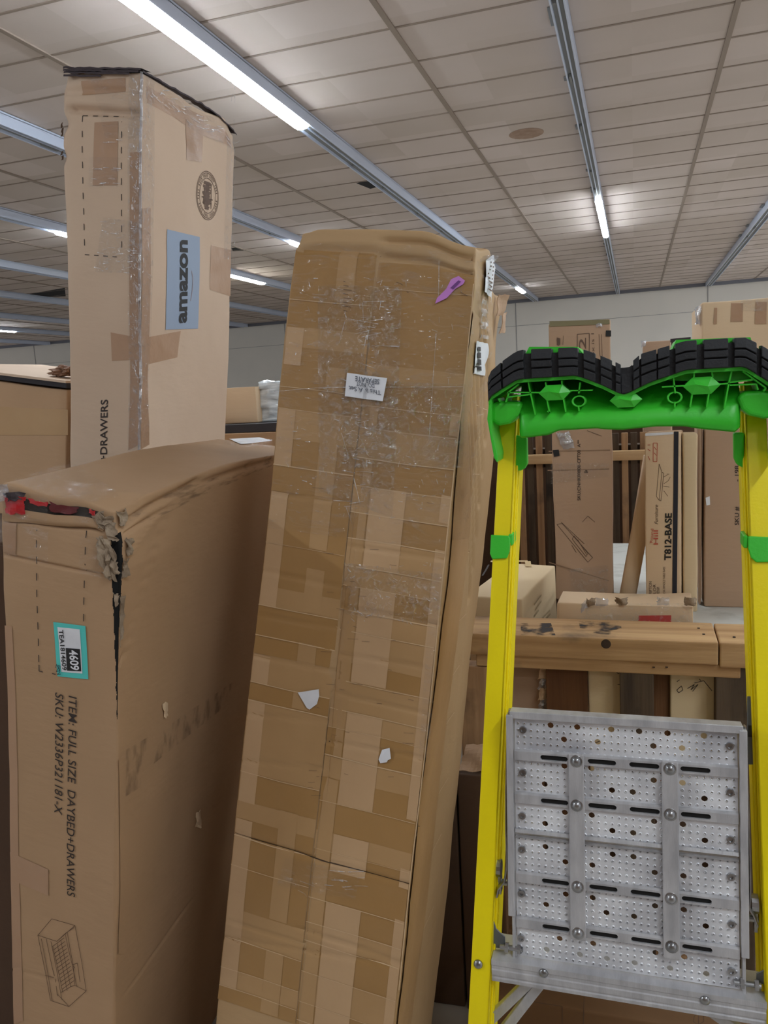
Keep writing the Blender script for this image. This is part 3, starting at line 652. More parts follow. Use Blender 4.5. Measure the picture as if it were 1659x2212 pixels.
# horizontal wraps: base amber layer in rows, then paler upright strips interrupted by some rows
vs_rows = []
while v < vend:
    hgt = rr.uniform(0.036, 0.066); vs_rows.append((v, min(v + hgt, vend))); v += hgt
for half, lay in ((0, Lf), (1, Rf)):
    x0, x1 = ((0.004, .462) if half == 0 else (.468, .992))
    for i, (a, c_) in enumerate(vs_rows):
        sh = 0.025 * half; a2, c2 = a + sh, c_ + sh
        base = TAPE_D if rr.random() < .55 else TAPE_M
        M.quad('packing_tape', 'front', [(x0 * M.w, a2), (x1 * M.w, a2 + .006), (x1 * M.w, c2 + .007), (x0 * M.w, c2)], base, 0.0010 + 0.0003 * (i % 2), px=False, sub=0.0125)
        if a > 0.42 or rr.random() < .45:
            for (s0, s1, m_) in lay:
                if m_ is TAPE_D: continue
                if rr.random() < (.86 if a > .5 else .5):
                    M.quad('paper_strip', 'front', [(s0 * M.w + 0.003, a2 + .001), (s1 * M.w, a2 + .003), (s1 * M.w, c2 + .003), (s0 * M.w + 0.003, c2 + 0.001)], m_, 0.0018 + 0.0002 * (i % 2), px=False, sub=0.0125)
        if rr.random() < .62:
            M.strokes('tape_ridge', 'front', [[(x0 * M.w, c2), ((x0 + x1) / 2 * M.w, c2 + .004 + rr.uniform(-.002, .002)), (x1 * M.w, c2 + .007)]], RIDGE, rr.uniform(0.0008, 0.0022), 0.0026, px=False)
M.strokes('flap_seam', 'front', [[p for p in sm]], GAP, 0.0028, 0.0028, label='dark seam down the middle of the front')
M.strokes('flap_seam', 'front', [[(p[0] + 4, p[1]) for p in sm[2:]]], RIDGE, 0.0012, 0.003)
M.strokes('flap_seam', 'front', [[(509, 1799), (640, 1836), (700, 1858), (885, 1908)]], GAP, 0.0022, 0.003)
# upright edge tape with pale ridge
edge = [(1031, 575), (1008, 800), (986, 1000), (951, 1340), (928, 1571), (890, 1893), (866, 2136)]
M.strokes('tape_ridge', 'front', [[(p[0] - 3, p[1]) for p in edge]], RIDGE, 0.0022, 0.0026)
for (a, c_) in ((0.0, 0.2),):
    M.quad('packing_tape', 'right', [(a + .006, 0.15), (c_, 0.15), (c_, 1.9), (a + .006, 1.9)], TAPE_M if a == 0 else TAPE_L, 0.0035, px=False, sub=0.006)
for k in range(9):
    vv = .35 + k * .14 + rr.uniform(-.03, .03)
    M.strokes('tape_ridge', 'right', [[(0.0, vv), (.1, vv - .01), (.3, vv - .02)]], RIDGE, 0.0014, 0.0025, px=False)
# film
M.quad('stretch_film', 'front', [(0.004, 0.03), (M.w - 0.004, 0.03), (M.w - 0.004, 0.62), (0.004, 0.62)], FILM2, 0.0036, px=False)
M.quad('stretch_film', 'front', [(690, 620), (870, 620), (850, 1120), (690, 1060)], FILM, 0.0040)
M.quad('stretch_film', 'front', [(745, 1215), (960, 1240), (950, 1350), (740, 1325)], FILM, 0.0040)
M.quad('stretch_film', 'front', [(740, 820), (1005, 830), (1000, 1010), (745, 1010)], FILM, 0.0043)
M.quad('stretch_film', 'front', [(620, 1850), (780, 1880), (770, 1940), (600, 1910)], FILM2, 0.0040)
M.quad('stretch_film', 'front', [(935, 1215), (955, 1215), (928, 1640), (905, 1640)], FILM2, 0.0040)
M.quad('stretch_film', 'right', [(0.0, 0.03), (0.30, 0.03), (0.2, 0.6), (0.0, 0.6)], FILM2, 0.004, px=False)
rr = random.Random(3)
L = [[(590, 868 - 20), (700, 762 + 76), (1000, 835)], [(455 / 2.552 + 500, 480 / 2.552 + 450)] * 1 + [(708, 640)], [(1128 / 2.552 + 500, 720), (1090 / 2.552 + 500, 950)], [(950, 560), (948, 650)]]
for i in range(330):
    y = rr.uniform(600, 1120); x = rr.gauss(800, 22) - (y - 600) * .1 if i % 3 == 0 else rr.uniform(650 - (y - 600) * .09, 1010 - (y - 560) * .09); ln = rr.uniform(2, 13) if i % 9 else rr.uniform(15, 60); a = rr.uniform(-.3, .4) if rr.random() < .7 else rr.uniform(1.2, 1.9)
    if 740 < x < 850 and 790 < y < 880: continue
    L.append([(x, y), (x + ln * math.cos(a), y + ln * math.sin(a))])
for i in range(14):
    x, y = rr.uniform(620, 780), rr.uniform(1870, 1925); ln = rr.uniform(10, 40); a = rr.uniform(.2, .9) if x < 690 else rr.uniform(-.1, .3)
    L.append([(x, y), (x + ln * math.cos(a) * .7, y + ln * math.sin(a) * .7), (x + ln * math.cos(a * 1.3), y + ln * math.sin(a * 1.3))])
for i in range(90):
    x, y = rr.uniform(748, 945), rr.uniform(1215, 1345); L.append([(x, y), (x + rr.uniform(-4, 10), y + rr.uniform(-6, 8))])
M.strokes('film_wrinkles', 'front', L, FILMW, 0.0013, 0.0046)  # short white strokes paint the glints along the film's creases
# labels
WL = M.quad('paper_label', 'front', [(753, 807), (838, 818), (829, 868), (748, 857)], PAPER, 0.0085, label='white paper label printed upside down')
SER = mat('ink_grey', (96, 100, 112), 0.7)
M.text('front', 'This Is A Set', (825, 845), (757, 835), (826, 855), SER, 0.0098, 0.01, name='label_text', parent=WL)
M.text('front', 'DO   NOT', (811, 831), (773, 826), (812, 840), SER, 0.0098, 0.01, name='label_text', parent=WL)
M.text('front', 'SEPARATE', (822, 821), (771, 814), (822, 832), SER, 0.0098, 0.015, name='label_text', parent=WL)
PS = M.poly('purple_sticker', 'front', [(941, 657), (945, 645), (965, 625), (976, 603), (994, 591), (1007, 603), (1002, 613), (984, 625), (966, 645)], PURPLE, 0.0052, label='purple torn arrow-shaped sticker')
M.poly('sticker_bar', 'front', [(974, 623), (992, 604), (998, 606), (980, 627)], mat('purple_dark', (110, 60, 130), 0.6), 0.006, parent=PS)
M.poly('torn_paper', 'front', [(645, 1495), (690, 1488), (691, 1502), (686, 1520), (670, 1532), (664, 1528)], PAPER, 0.0048)
M.poly('torn_paper', 'front', [(825, 1620), (842, 1615), (845, 1638), (838, 1642), (836, 1646), (822, 1648), (818, 1640)], PAPER, 0.0048)
M.strokes('black_marks', 'front', [[(745, 610 + i * 9), (745 + 4 + (i * 7) % 15, 612 + i * 9)] for i in range(8)] + [[(858, 612), (866, 614), (872, 618)], [(880, 632), (884, 634)], [(1010, 640), (975 + 20, 632)]], INKS, 0.0012, 0.0048)
# faint scratch lines on lower tape
L = []
for i in range(40):
    x = rr.choice([700, 870, 790]) + rr.uniform(-40, 60); y = rr.uniform(1050, 1800); L.append([(x, y), (x + rr.uniform(5, 26), y + rr.uniform(0, 3))])
M.strokes('scratches', 'front', L, INKS, 0.0006, 0.0030)
# side shipping labels
M.quad('paper_label', 'right', [(1048, 546), (1082, 552), (1076, 600), (1044, 594)], PAPER, 0.007)
M.quad('paper_label', 'right', [(1043, 592), (1072, 598), (1064, 640), (1040, 630)], PAPER, 0.007)
BCL = M.quad('barcode_label', 'right', [(1026, 736), (1052, 742), (1046, 812), (1022, 806)], PAPER, 0.007, label='narrow white barcode label on the side')
M.strokes('barcode', 'right', [[(1027, 750 + i * 3), (1037, 751 + i * 3)] for i in range(17) if i % 5 != 3], BLACK, 0.0030, 0.0085, parent=BCL)
M.strokes('label_marks', 'right', [[(1052 - i, 560 + i * 9), (1062 - i, 561 + i * 9)] for i in range(8)], INKS, 0.003, 0.0085)
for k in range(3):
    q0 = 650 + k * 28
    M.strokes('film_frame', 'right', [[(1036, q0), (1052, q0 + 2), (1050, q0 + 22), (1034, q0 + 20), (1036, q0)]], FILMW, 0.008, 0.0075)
for k in range(2):
    sheet('torn_cardboard', (M.w - 0.002 + .004 * k, .36 + .05 * k, M.h - .05 - .03 * k), (0.006, .02, 0.006), (0.003, 0, 0.03), K_G, 0.008, 7, 22, 0.3, M.root, 0.002)
sheet('film_tail', (M.w + 0.01, .05, M.h - .035), (0.022, 0, 0.002), (0.004, 0, 0.007), FILMW, 0.006, 5, 60, 0.3, M.root)

# ================================================================== LADDER
YS, ZS, TL = 1.30, .675, .25
LX = -0.04
lad = empty('platform_ladder', (LX, 1.5, 0.0), 'yellow fibreglass ladder with green top cap and folded perforated platform', 'ladder')
def PL(px, py, dy=0.0): return atPl(px, py, YS + dy, ZS, TL)
def rail_mb(side):
    # outer and inner edge of the front flange in the rail plane, extended to the floor
    if side < 0: o0, o1, i0, i1 = PL(1077, 960), PL(1012, 2190), PL(1113, 960), PL(1055, 2190)
    else: i0, i1 = PL(1612, 960), PL(1656, 2190); o0 = i0 + Vector((0.034, 0, 0)); o1 = i1 + Vector((0.036, 0, 0))
    def ext(a, b_, z): return a + (b_ - a) * ((z - a.z) / (b_.z - a.z))
    ot, it, ob, ib = ext(o0, o1, 1.68), ext(i0, i1, 1.68), ext(o0, o1, 0.02), ext(i0, i1, 0.02)
    n = Vector((0, 1, -TL)).normalized()
    b = MB(); t = 0.004; dp = 0.072; s_ = -side
    b.hexa([ot, it, ib, ob], [p + n * t for p in (ot, it, ib, ob)])                       # front flange
    X = Vector((s_, 0, 0)) * t
    b.hexa([it, it - X, ib - X, ib], [p + n * dp for p in (it, it - X, ib - X, ib)])        # inner web
    b.hexa([p + n * (dp - t) for p in (ot, it, ib, ob)], [p + n * dp for p in (ot, it, ib, ob)])
    for q in (0.022, 0.046): b.hexa([p + n * q for p in (it + X, it, ib, ib + X)], [p + n * (q + 0.006) for p in (it + X, it, ib, ib + X)])
    return b, it, ib
fronts = {}
for sd in (-1, 1):
    b, it, ib = rail_mb(sd); o = b.build('front_rail', YEL, lad); bevel(o, 0.0012, 2); fronts[sd] = (it, ib)
def on_rail(sd, z, dx=0.0, dy=0.0):
    it, ib = fronts[sd]; p = it + (ib - it) * ((z - it.z) / (ib.z - it.z)); return p + Vector((dx, dy, 0))
# rear rails: folded flat behind the front ones
for sd in (-1, 1):
    b = MB(); n = Vector((0, 1, -TL)).normalized()
    tz = PL(1120, 958).z
    for (d0, d1, x0, x1) in ((.085, .089, -0.030, -0.001), (.085, .13, -0.005, -0.001), (.126, .130, -0.030, -0.001)):
        q = []
        for z in (tz, 0.02):
            for dx in (x0, x1): q.append(on_rail(sd, z, -sd * dx))
        q = [q[0], q[1], q[3], q[2]]
        b.hexa([p + n * d0 for p in q], [p + n * d1 for p in q])
    bevel(b.build('rear_rail', YEL, lad), 0.001)
# --- platform
PT = 0.15; PY0 = 1.318
def PP(px, py): return atPl(px, py, PY0, .69, PT)
p00, p10, p01, p11 = PP(1115, 1545), PP(1590, 1580), PP(1113, 2062), PP(1606, 2150)
ex = Vector((1, 0, 0)); ev = Vector((0, -PT, -1)).normalized(); en = Vector((0, -1, PT)).normalized()   # en points to the camera
PO = Vector((p01.x, p00.y, p00.z)); PW = p10.x + 0.006 - p01.x; PH = (p01 - p00).length
def puv(px, py): p = PP(px, py) - PO; return p.x, p.dot(ev)
def PQ(u, v, off=0.0): return PO + ex * u + ev * v + en * off
dirt = ALUP
def perf_plate(u0, v0, u1, v1, cols, holes):
    b = MB(); cw = (u1 - u0) / cols; rows_ = max(1, round((v1 - v0) / cw)); ch = (v1 - v0) / rows_
    for j in range(rows_):
        for i in range(cols):
            cu, cv = u0 + (i + .5) * cw, v0 + (j + .5) * ch; big = False
            for (hu, hv) in holes:
                if abs(hu - cu) <= cw * .5 and abs(hv - cv) <= ch * .5: big = True
            r_ = cw * (.485 if big else .16); n0 = 8; sq = []; ci = []
            for k in range(n0):
                t = math.pi / 4 * k; c_, s_ = math.cos(t), math.sin(t); m_ = max(abs(c_), abs(s_))
                sq.append(PQ(cu + cw / 2 * c_ / m_, cv + ch / 2 * s_ / m_)); ci.append((c_, s_))
            if big:
                vs = sq + [PQ(cu + r_ * c_, cv + r_ * s_) for c_, s_ in ci] + [PQ(cu + r_ * c_, cv + r_ * s_, -0.004) for c_, s_ in ci]
                b.add(vs, [(k, (k + 1) % n0, n0 + (k + 1) % n0, n0 + k) for k in range(n0)] + [(n0 + k, n0 + (k + 1) % n0, 2 * n0 + (k + 1) % n0, 2 * n0 + k) for k in range(n0)])
            else:
                r2 = cw * .30
                vs = sq + [PQ(cu + r2 * c_, cv + r2 * s_) for c_, s_ in ci] + [PQ(cu + r_ * c_, cv + r_ * s_, 0.0014) for c_, s_ in ci] + [PQ(cu + r_ * c_ * .8, cv + r_ * s_ * .8, -0.004) for c_, s_ in ci]
                b.add(vs, [(q * n0 + k, q * n0 + (k + 1) % n0, (q + 1) * n0 + (k + 1) % n0, (q + 1) * n0 + k) for q in range(3) for k in range(n0)])
    return b
big = [(1184, 1566), (1249, 1570), (1317, 1574), (1373, 1579), (1443, 1584), (1514, 1590), (1216, 1597), (1284, 1602), (1408, 1611), (1480, 1617),
       (1216, 1662), (1182, 1688), (1284, 1667), (1408, 1680), (1317, 1701), (1373, 1706), (1480, 1686), (1516, 1720),
       (1216, 1757), (1182, 1783), (1282, 1765), (1408, 1779), (1317, 1799), (1374, 1805), (1481, 1787), (1518, 1822),
       (1182, 1826), (1215, 1859), (1317, 1841), (1373, 1849), (1283, 1867), (1408, 1885), (1518, 1868), (1482, 1894),
       (1215, 1927), (1181, 1953), (1282, 1938), (1409, 1956), (1317, 1974), (1374, 1982), (1482, 1966), (1519, 2003),
       (1214, 2027), (1282, 2038), (1410, 2058), (1482, 2069), (1180, 2052), (1247, 2063), (1316, 2074), (1374, 2084), (1446, 2095), (1519, 2107)]
hl = [puv(*p) for p in big]
vr = [puv(1350, y)[1] for y in (1566, 1650, 1655, 1739, 1745, 1820, 1828, 1908, 1913, 1995, 2003, 2120)]
cols = 32
platform = None
# one continuous embossed deck, a narrow gap in the middle where the two halves meet
o = perf_plate(0.004, vr[0] - .008, PW - .004, vr[5], cols, hl).build('platform_plate', ALUP, lad)
o = perf_plate(0.004, vr[6], PW - .004, PH, cols, hl).build('platform_plate', ALUP, lad)
# cross ribs with slots
def slotted(v, uu, h=0.016, off=0.007):
    """flat bar at v, running the full width with rounded slots at the given u ranges"""
    b = MB(); u = 0.004; segs = []
    for (a, c_) in uu: segs.append((u, a, False)); segs.append((a, c_, True)); u = c_
    segs.append((u, PW - .004, False)); hs = h * .28
    for (a, c_, sl) in segs:
        if not sl: b.hexa([PQ(a, v - h / 2, off), PQ(c_, v - h / 2, off), PQ(c_, v + h / 2, off), PQ(a, v + h / 2, off)], [PQ(a, v - h / 2, 0.001), PQ(c_, v - h / 2, 0.001), PQ(c_, v + h / 2, 0.001), PQ(a, v + h / 2, 0.001)])
        else:
            for sg in (-1, 1):
                q = [(a, v + sg * h / 2), (c_, v + sg * h / 2)]; r_ = hs; arc = [(c_ - r_ + r_ * math.cos(t), v + sg * r_ * math.sin(t)) for t in [k * math.pi / 8 for k in range(5)]] + [(a + r_ - r_ * math.cos(t), v + sg * r_ * math.sin(t)) for t in [k * math.pi / 8 for k in range(4, -1, -1)]]
                pts = q + arc
                b.prism([PQ(x, y, off) for x, y in pts], en * -(off - .001))
    b.hexa([PQ(.004, v - h / 2 - .003, off * .5), PQ(PW - .004, v - h / 2 - .003, off * .5), PQ(PW - .004, v - h / 2, off), PQ(.004, v - h / 2, off)], [PQ(.004, v - h / 2 - .003, 0), PQ(PW - .004, v - h / 2 - .003, 0), PQ(PW - .004, v - h / 2, 0), PQ(.004, v - h / 2, 0)])
    return b
us = [[puv(x, 1640)[0] for x in r_] for r_ in ((1168, 1227), (1270, 1331), (1359, 1424), (1469, 1534))]
rib_v = [puv(1347, y)[1] for y in (1648, 1744, 1921, 2022)]
for v in rib_v: bevel(slotted(v, us).build('cross_rib', ALU, lad), 0.0008)
SLOTM = mat('slot_dark', (22, 20, 18), 0.9)  # near-black filler painted as the shade inside the rib slots
for v in rib_v:
    for (a, c_) in us:
        b = MB(); q = [(a, v - .0052), (c_, v - .0052), (c_, v + .0052), (a, v + .0052)]
        b.hexa([PQ(x, y_, .0026) for x, y_ in q], [PQ(x, y_, .0002) for x, y_ in q])
        b.build('slot_well', SLOTM, lad)['label'] = 'dark slot in the cross rib'
# joint lips in the middle
b = MB(); b.hexa([PQ(.004, vr[5] - .006, .006), PQ(PW - .004, vr[5] - .006, .006), PQ(PW - .004, vr[5] - .0005, .008), PQ(.004, vr[5] - .0005, .008)], [PQ(.004, vr[5] - .006, -.01), PQ(PW - .004, vr[5] - .006, -.01), PQ(PW - .004, vr[5] - .0005, -.01), PQ(.004, vr[5] - .0005, -.01)])
b.hexa([PQ(.004, vr[6] + .0005, .008), PQ(PW - .004, vr[6] + .0005, .008), PQ(PW - .004, vr[6] + .004, .004), PQ(.004, vr[6] + .004, .004)], [PQ(.004, vr[6] + .0005, -.01), PQ(PW - .004, vr[6] + .0005, -.01), PQ(PW - .004, vr[6] + .004, -.01), PQ(.004, vr[6] + .004, -.01)])
b.build('joint_lip', ALU, lad)
# two upright straps with rivets
for (xa, xb, ya, yb) in ((1230, 1265, 1624, 2024), (1429, 1467, 1640, 2064)):
    um = (puv(xa, 1800)[0] + puv(xb, 1800)[0]) / 2; hw = 0.0135; va, vb = puv((xa + xb) / 2, ya)[1], puv((xa + xb) / 2, yb)[1]
    b = MB(); b.hexa([PQ(um - hw, va, .013), PQ(um + hw, va, .013), PQ(um + hw, vb, .013), PQ(um - hw, vb, .013)], [PQ(um - hw, va, .0075), PQ(um + hw, va, .0075), PQ(um + hw, vb, .0075), PQ(um - hw, vb, .0075)])
    o = strap = b.build('strap', ALU, lad); bevel(o, 0.0025, 3)
    for v in rib_v:
        mb = MB().dome(PQ(um, v, .013), en, .0085, .006); mb.dome(PQ(um, v, .0128), en, .0115, .0012)
        mb.build('rivet', STL, lad, True).parent = strap
# frame of the platform
def bar(name, u0, v0, u1, v1, z0, z1, m=ALU, bv=0.001): o = MB().hexa([PQ(u0, v0, z1), PQ(u1, v0, z1), PQ(u1, v1, z1), PQ(u0, v1, z1)], [PQ(u0, v0, z0), PQ(u1, v0, z0), PQ(u1, v1, z0), PQ(u0, v1, z0)]).build(name, m, lad); bevel(o, bv); return o
bar('side_bar', -.010, -.002, .002, PH - .075, -.02, .012)
bar('side_bar', PW - .002, -.002, PW + .010, PH - .06, -.02, .012)
bar('side_bar', -.004, PH - .08, .001, PH + .02, -.015, .006)
bar('side_bar', PW, PH - .065, PW + .005, PH + .02, -.015, .006)
bar('top_bar', -.004, -.009, PW + .004, .004, -.022, .010)
for (x, y) in ((1130, 1576), (1130, 1668), (1129, 1761), (1128, 1834), (1127, 1929), (1126, 2025), (1576, 1611), (1577, 1711), (1578, 1813), (1579, 1893), (1580, 1995), (1580, 2097)):
    u, v = puv(x, y); mb = MB()
    n0 = 12; vs = []
    for (r_, o_) in ((.0068, 0.0005), (.0062, .0045), (.0035, .0045), (.0032, .0012)): vs += [PQ(u + r_ * math.cos(k * 2 * math.pi / n0), v + r_ * math.sin(k * 2 * math.pi / n0), o_) for k in range(n0)]
    mb.add(vs, [(q * n0 + k, q * n0 + (k + 1) % n0, (q + 1) * n0 + (k + 1) % n0, (q + 1) * n0 + k) for q in range(3) for k in range(n0)] + [[3 * n0 + k for k in range(n0)]])
    mb.build('socket_bolt', STL, lad)
# folding arms and hinge hardware beside the platform
def pr(px, py, y): return atY(px, py, y)
for pts in ([(1101, 1532), (1096, 1620), (1094, 1700), (1094, 1790), (1096, 1870), (1090, 1902), (1077, 1918), (1074, 1935)], [(1609, 1568), (1611, 1660), (1616, 1740), (1619, 1850), (1620, 1920), (1618, 1960), (1628, 1975), (1636, 1998)]):
    P = [atPl(x, y, 1.325, .69, PT) for x, y in pts]; b = MB()
    b.tube(P, .0022, 6, .010); b.build('folding_arm', STL, lad)
for (x, y, s_) in ((1082, 1905, 1), (1634, 1985, -1)):
    c = atPl(x, y, 1.345, .69, PT); b = MB(); b.tube([c + Vector((-.012, 0, 0)), c + Vector((.012, 0, 0))], .006, 10); b.tube([c + Vector((-.009, 0, .028)), c + Vector((.002, 0, .028))], .016, 14)
    b.box((c.x - .004, c.y - .008, c.z - .02), (c.x + .001, c.y + .012, c.z + .03)); b.build('arm_pivot', STL, lad, False)
for (x, y, s_) in ((1106, 2048, 1), (1616, 2125, -1)):
    c = atPl(x, y, 1.315, .69, PT); b = MB(); b.tube([c + Vector((-.022, 0, 0)), c + Vector((.02, 0, 0))], .0045, 10); b.tube([c + Vector((-.012, 0, 0)), c + Vector((-.006, 0, 0))], .009, 6); b.tube([c + Vector((.010, 0, 0)), c + Vector((.016, 0, 0))], .009, 6)
    b.build('hinge_bolt', STL, lad)
    q = [Vector((c.x - s_ * .014, c.y + .01, c.z - .012)), Vector((c.x - s_ * .014, c.y + .01, c.z + .012)), Vector((c.x - s_ * .022, c.y + .01, c.z + .018)), Vector((c.x - s_ * .030, c.y + .01, c.z + .026)), Vector((c.x - s_ * .035, c.y + .01, c.z + .045)), Vector((c.x - s_ * .040, c.y + .01, c.z + .045)), Vector((c.x - s_ * .040, c.y + .01, c.z - .012))]
    MB().prism(q, (0, .003, 0)).build('hinge_plate', GREYP, lad)
# top step: extruded aluminium with grooved front
sl, sr = fronts[-1], fronts[1]
zt = PL(1100, 2056 + 12).z
zs = PL(1056, 2069).z
xa, xb = on_rail(-1, zs).x + .001, on_rail(1, zs).x - .001
y0 = on_rail(-1, zs).y - 0.004
b = MB(); hh = 0.042
prof = [(0, 0), (0, -.010), (.0015, -.012), (.0015, -.018), (0, -.020), (0, -.030), (.0015, -.0315), (.0015, -.034), (0, -.036), (0, -hh), (.004, -hh), (.004, -.004), (.075, -.004), (.075, 0)]
b.prism([Vector((xa, y0 + p, zs + q)) for p, q in prof], (xb - xa + .002, 0, 0)); b.build('step', ALU, lad)
for zz in (.42, .18):
    yy = on_rail(-1, zz).y - .004; b = MB(); b.prism([Vector((on_rail(-1, zz).x + .001, yy + p, zz + q)) for p, q in prof], (on_rail(1, zz).x - on_rail(-1, zz).x - .002, 0, 0)); b.build('step', ALU, lad)
for (x, y) in ((1174, 2102), (1523, 2161)):
    c = atY(x, y, y0 - .0005); MB().dome(c, (0, -1, 0), .0085, .005).build('rivet', STL, lad, True)
c = PL(1033, 2083, -.001); MB().dome(c, (0, -1, TL), .0085, .005).build('rivet', STL, lad, True)
c = PL(1662, 2150, -.001); MB().dome(c + Vector((.008, 0, 0)), (0, -1, TL), .0085, .005).build('rivet', STL, lad, True)
for (a, c_) in (((1150, 2118), (1040, 2225)), ((1172, 2122), (1080, 2240)), ((1535, 2188), (1640, 2262))):
    P0, P1 = atY(*a, y0 + .02), atY(*c_, y0 + .02); d_ = (P1 - P0).normalized(); nn = Vector((0, 1, 0)).cross(d_).normalized() * .009
    b = MB().hexa([P0 - nn, P0 + nn, P1 + nn, P1 - nn], [p + Vector((0, .014, 0)) for p in (P0 - nn, P0 + nn, P1 + nn, P1 - nn)]); bevel(b.build('diagonal_brace', ALU, lad), .002)
# green clips on the rails
for (sd, q) in ((-1, [(1060, 1155), (1098, 1157), (1102, 1163), (1101, 1190), (1095, 1206), (1063, 1208), (1058, 1196)]), (1, [(1616, 1158), (1668, 1160), (1668, 1214), (1634, 1215), (1622, 1204), (1616, 1185)])):
    P = [PL(x, y, -.006) for x, y in q]; b = MB().prism(P, Vector((0, .004, -.001))); 
    e0, e1 = (P[1], P[4]) if sd < 0 else (P[0], P[-1])
    b.tube([e0 + Vector((0, .002, -.002)), e0 + Vector((.008 * -sd, .008, -.002)), e0 + Vector((.008 * -sd, .030, -.005))], .010, 8, .002) if False else None
    z0, z1 = P[0].z, P[0].z - .022; xx = e0.x
    b.hexa([Vector((xx, P[0].y + .001, z0)), Vector((xx - sd * .007, P[0].y + .004, z0)), Vector((xx - sd * .007, P[0].y + .004, z1)), Vector((xx, P[0].y + .001, z1))], [Vector((xx, P[0].y + .05, z0)), Vector((xx - sd * .007, P[0].y + .05, z0)), Vector((xx - sd * .007, P[0].y + .05, z1)), Vector((xx, P[0].y + .05, z1))])
    bevel(b.build('rail_clip', GRN, lad), .0025, 3)
# grey plate on right rail
q = [(1614, 1505), (1625, 1505), (1629, 1652), (1614, 1652)]
bevel(MB().prism([PL(x, y, .03) for x, y in q], (0, .003, 0)).build('grey_plate', GREYP, lad), .001)
MB().prism([PL(x, y, .028) for x, y in ((1616, 1568), (1624, 1568), (1625, 1592), (1616, 1592))], (0, .003, 0)).build('grey_plate', BLACK, lad)
# --- top cap
YF = 1.455                                    # front of the cap
cap = raw_obj('top_cap', [], [], GRN, lad)
def CXZ(px, py, y=YF): p = atY(px, py, y); return (p.x, p.z)
rim = [(1056, 868), (1062, 857), (1088, 840), (1117, 822), (1130, 820), (1241, 813), (1253, 815), (1300, 833), (1335, 850), (1347, 853), (1358, 850), (1405, 827), (1478, 802), (1490, 800), (1601, 794), (1612, 797), (1659, 827), (1684, 846), (1690, 856)]
top_ = [(1056, 822), (1061, 808), (1086, 786), (1117, 764), (1135, 760), (1242, 756), (1258, 759), (1290, 770), (1323, 784), (1342, 793), (1360, 791), (1384, 770), (1459, 748), (1480, 742), (1580, 736), (1609, 735), (1640, 750), (1670, 768), (1690, 790)]
R3 = [CXZ(*p) for p in rim]; T3 = [CXZ(*p) for p in top_]
def interp(L, x):
    for a, c_ in zip(L, L[1:]):
        if a[0] <= x <= c_[0]: return a[1] + (c_[1] - a[1]) * (x - a[0]) / max(1e-9, c_[0] - a[0])
    return L[0][1] if x < L[0][0] else L[-1][1]
x0c, x1c = R3[0][0], R3[-1][0]
# green rim lip and deck
b = MB()
for a, c_ in zip(R3, R3[1:]):
    b.hexa([Vector((a[0], YF - .004, a[1] + .001)), Vector((c_[0], YF - .004, c_[1] + .001)), Vector((c_[0], YF - .004, c_[1] - .005)), Vector((a[0], YF - .004, a[1] - .005))],
           [Vector((a[0], YF + .17, a[1] + .001)), Vector((c_[0], YF + .17, c_[1] + .001)), Vector((c_[0], YF + .17, c_[1] - .005)), Vector((a[0], YF + .17, a[1] - .005))])
o = b.build('cap_rim', GRN, lad)
# green deck raised behind the rubber
b = MB()
for (xs, dz) in (([1128, 1140, 1245, 1264], .0055), ([1446, 1462, 1625, 1640], .0055)):
    P = [atY(x, 765 if i in (0, 3) else (748 if x < 1300 else (733 if x < 1500 else 727)), YF) for i, x in enumerate(xs)]
    P = [P[0] + Vector((0, 0, -.004)), P[1], P[2], P[3] + Vector((0, 0, -.004))]
    b.prism([p + Vector((0, .022, 0)) for p in P] , (0, .14, 0)); b.build('cap_deck', GRN, lad); b = MB()
    b.prism([Vector((P[0].x, YF + .022, P[0].z)), Vector((P[3].x, YF + .022, P[3].z)), Vector((P[3].x, YF + .022, P[3].z - .04)), Vector((P[0].x, YF + .022, P[0].z - .04))], (0, .14, 0)); b.build('cap_deck', GRN, lad); b = MB()
b = MB(); n = 60
for i in range(n):
    xa_, xb_ = x0c + .01 + (x1c - x0c - .02) * i / n, x0c + .01 + (x1c - x0c - .02) * (i + 1) / n
    za, zb_ = interp(T3, xa_) - .012, interp(T3, xb_) - .012; wa, wb = interp(R3, xa_), interp(R3, xb_)
    b.hexa([Vector((xa_, YF + .01, za)), Vector((xb_, YF + .01, zb_)), Vector((xb_, YF + .01, wb)), Vector((xa_, YF + .01, wa))], [Vector((xa_, YF + .17, za)), Vector((xb_, YF + .17, zb_)), Vector((xb_, YF + .17, wb)), Vector((xa_, YF + .17, wa))])
b.build('cap_core', GRN, lad)
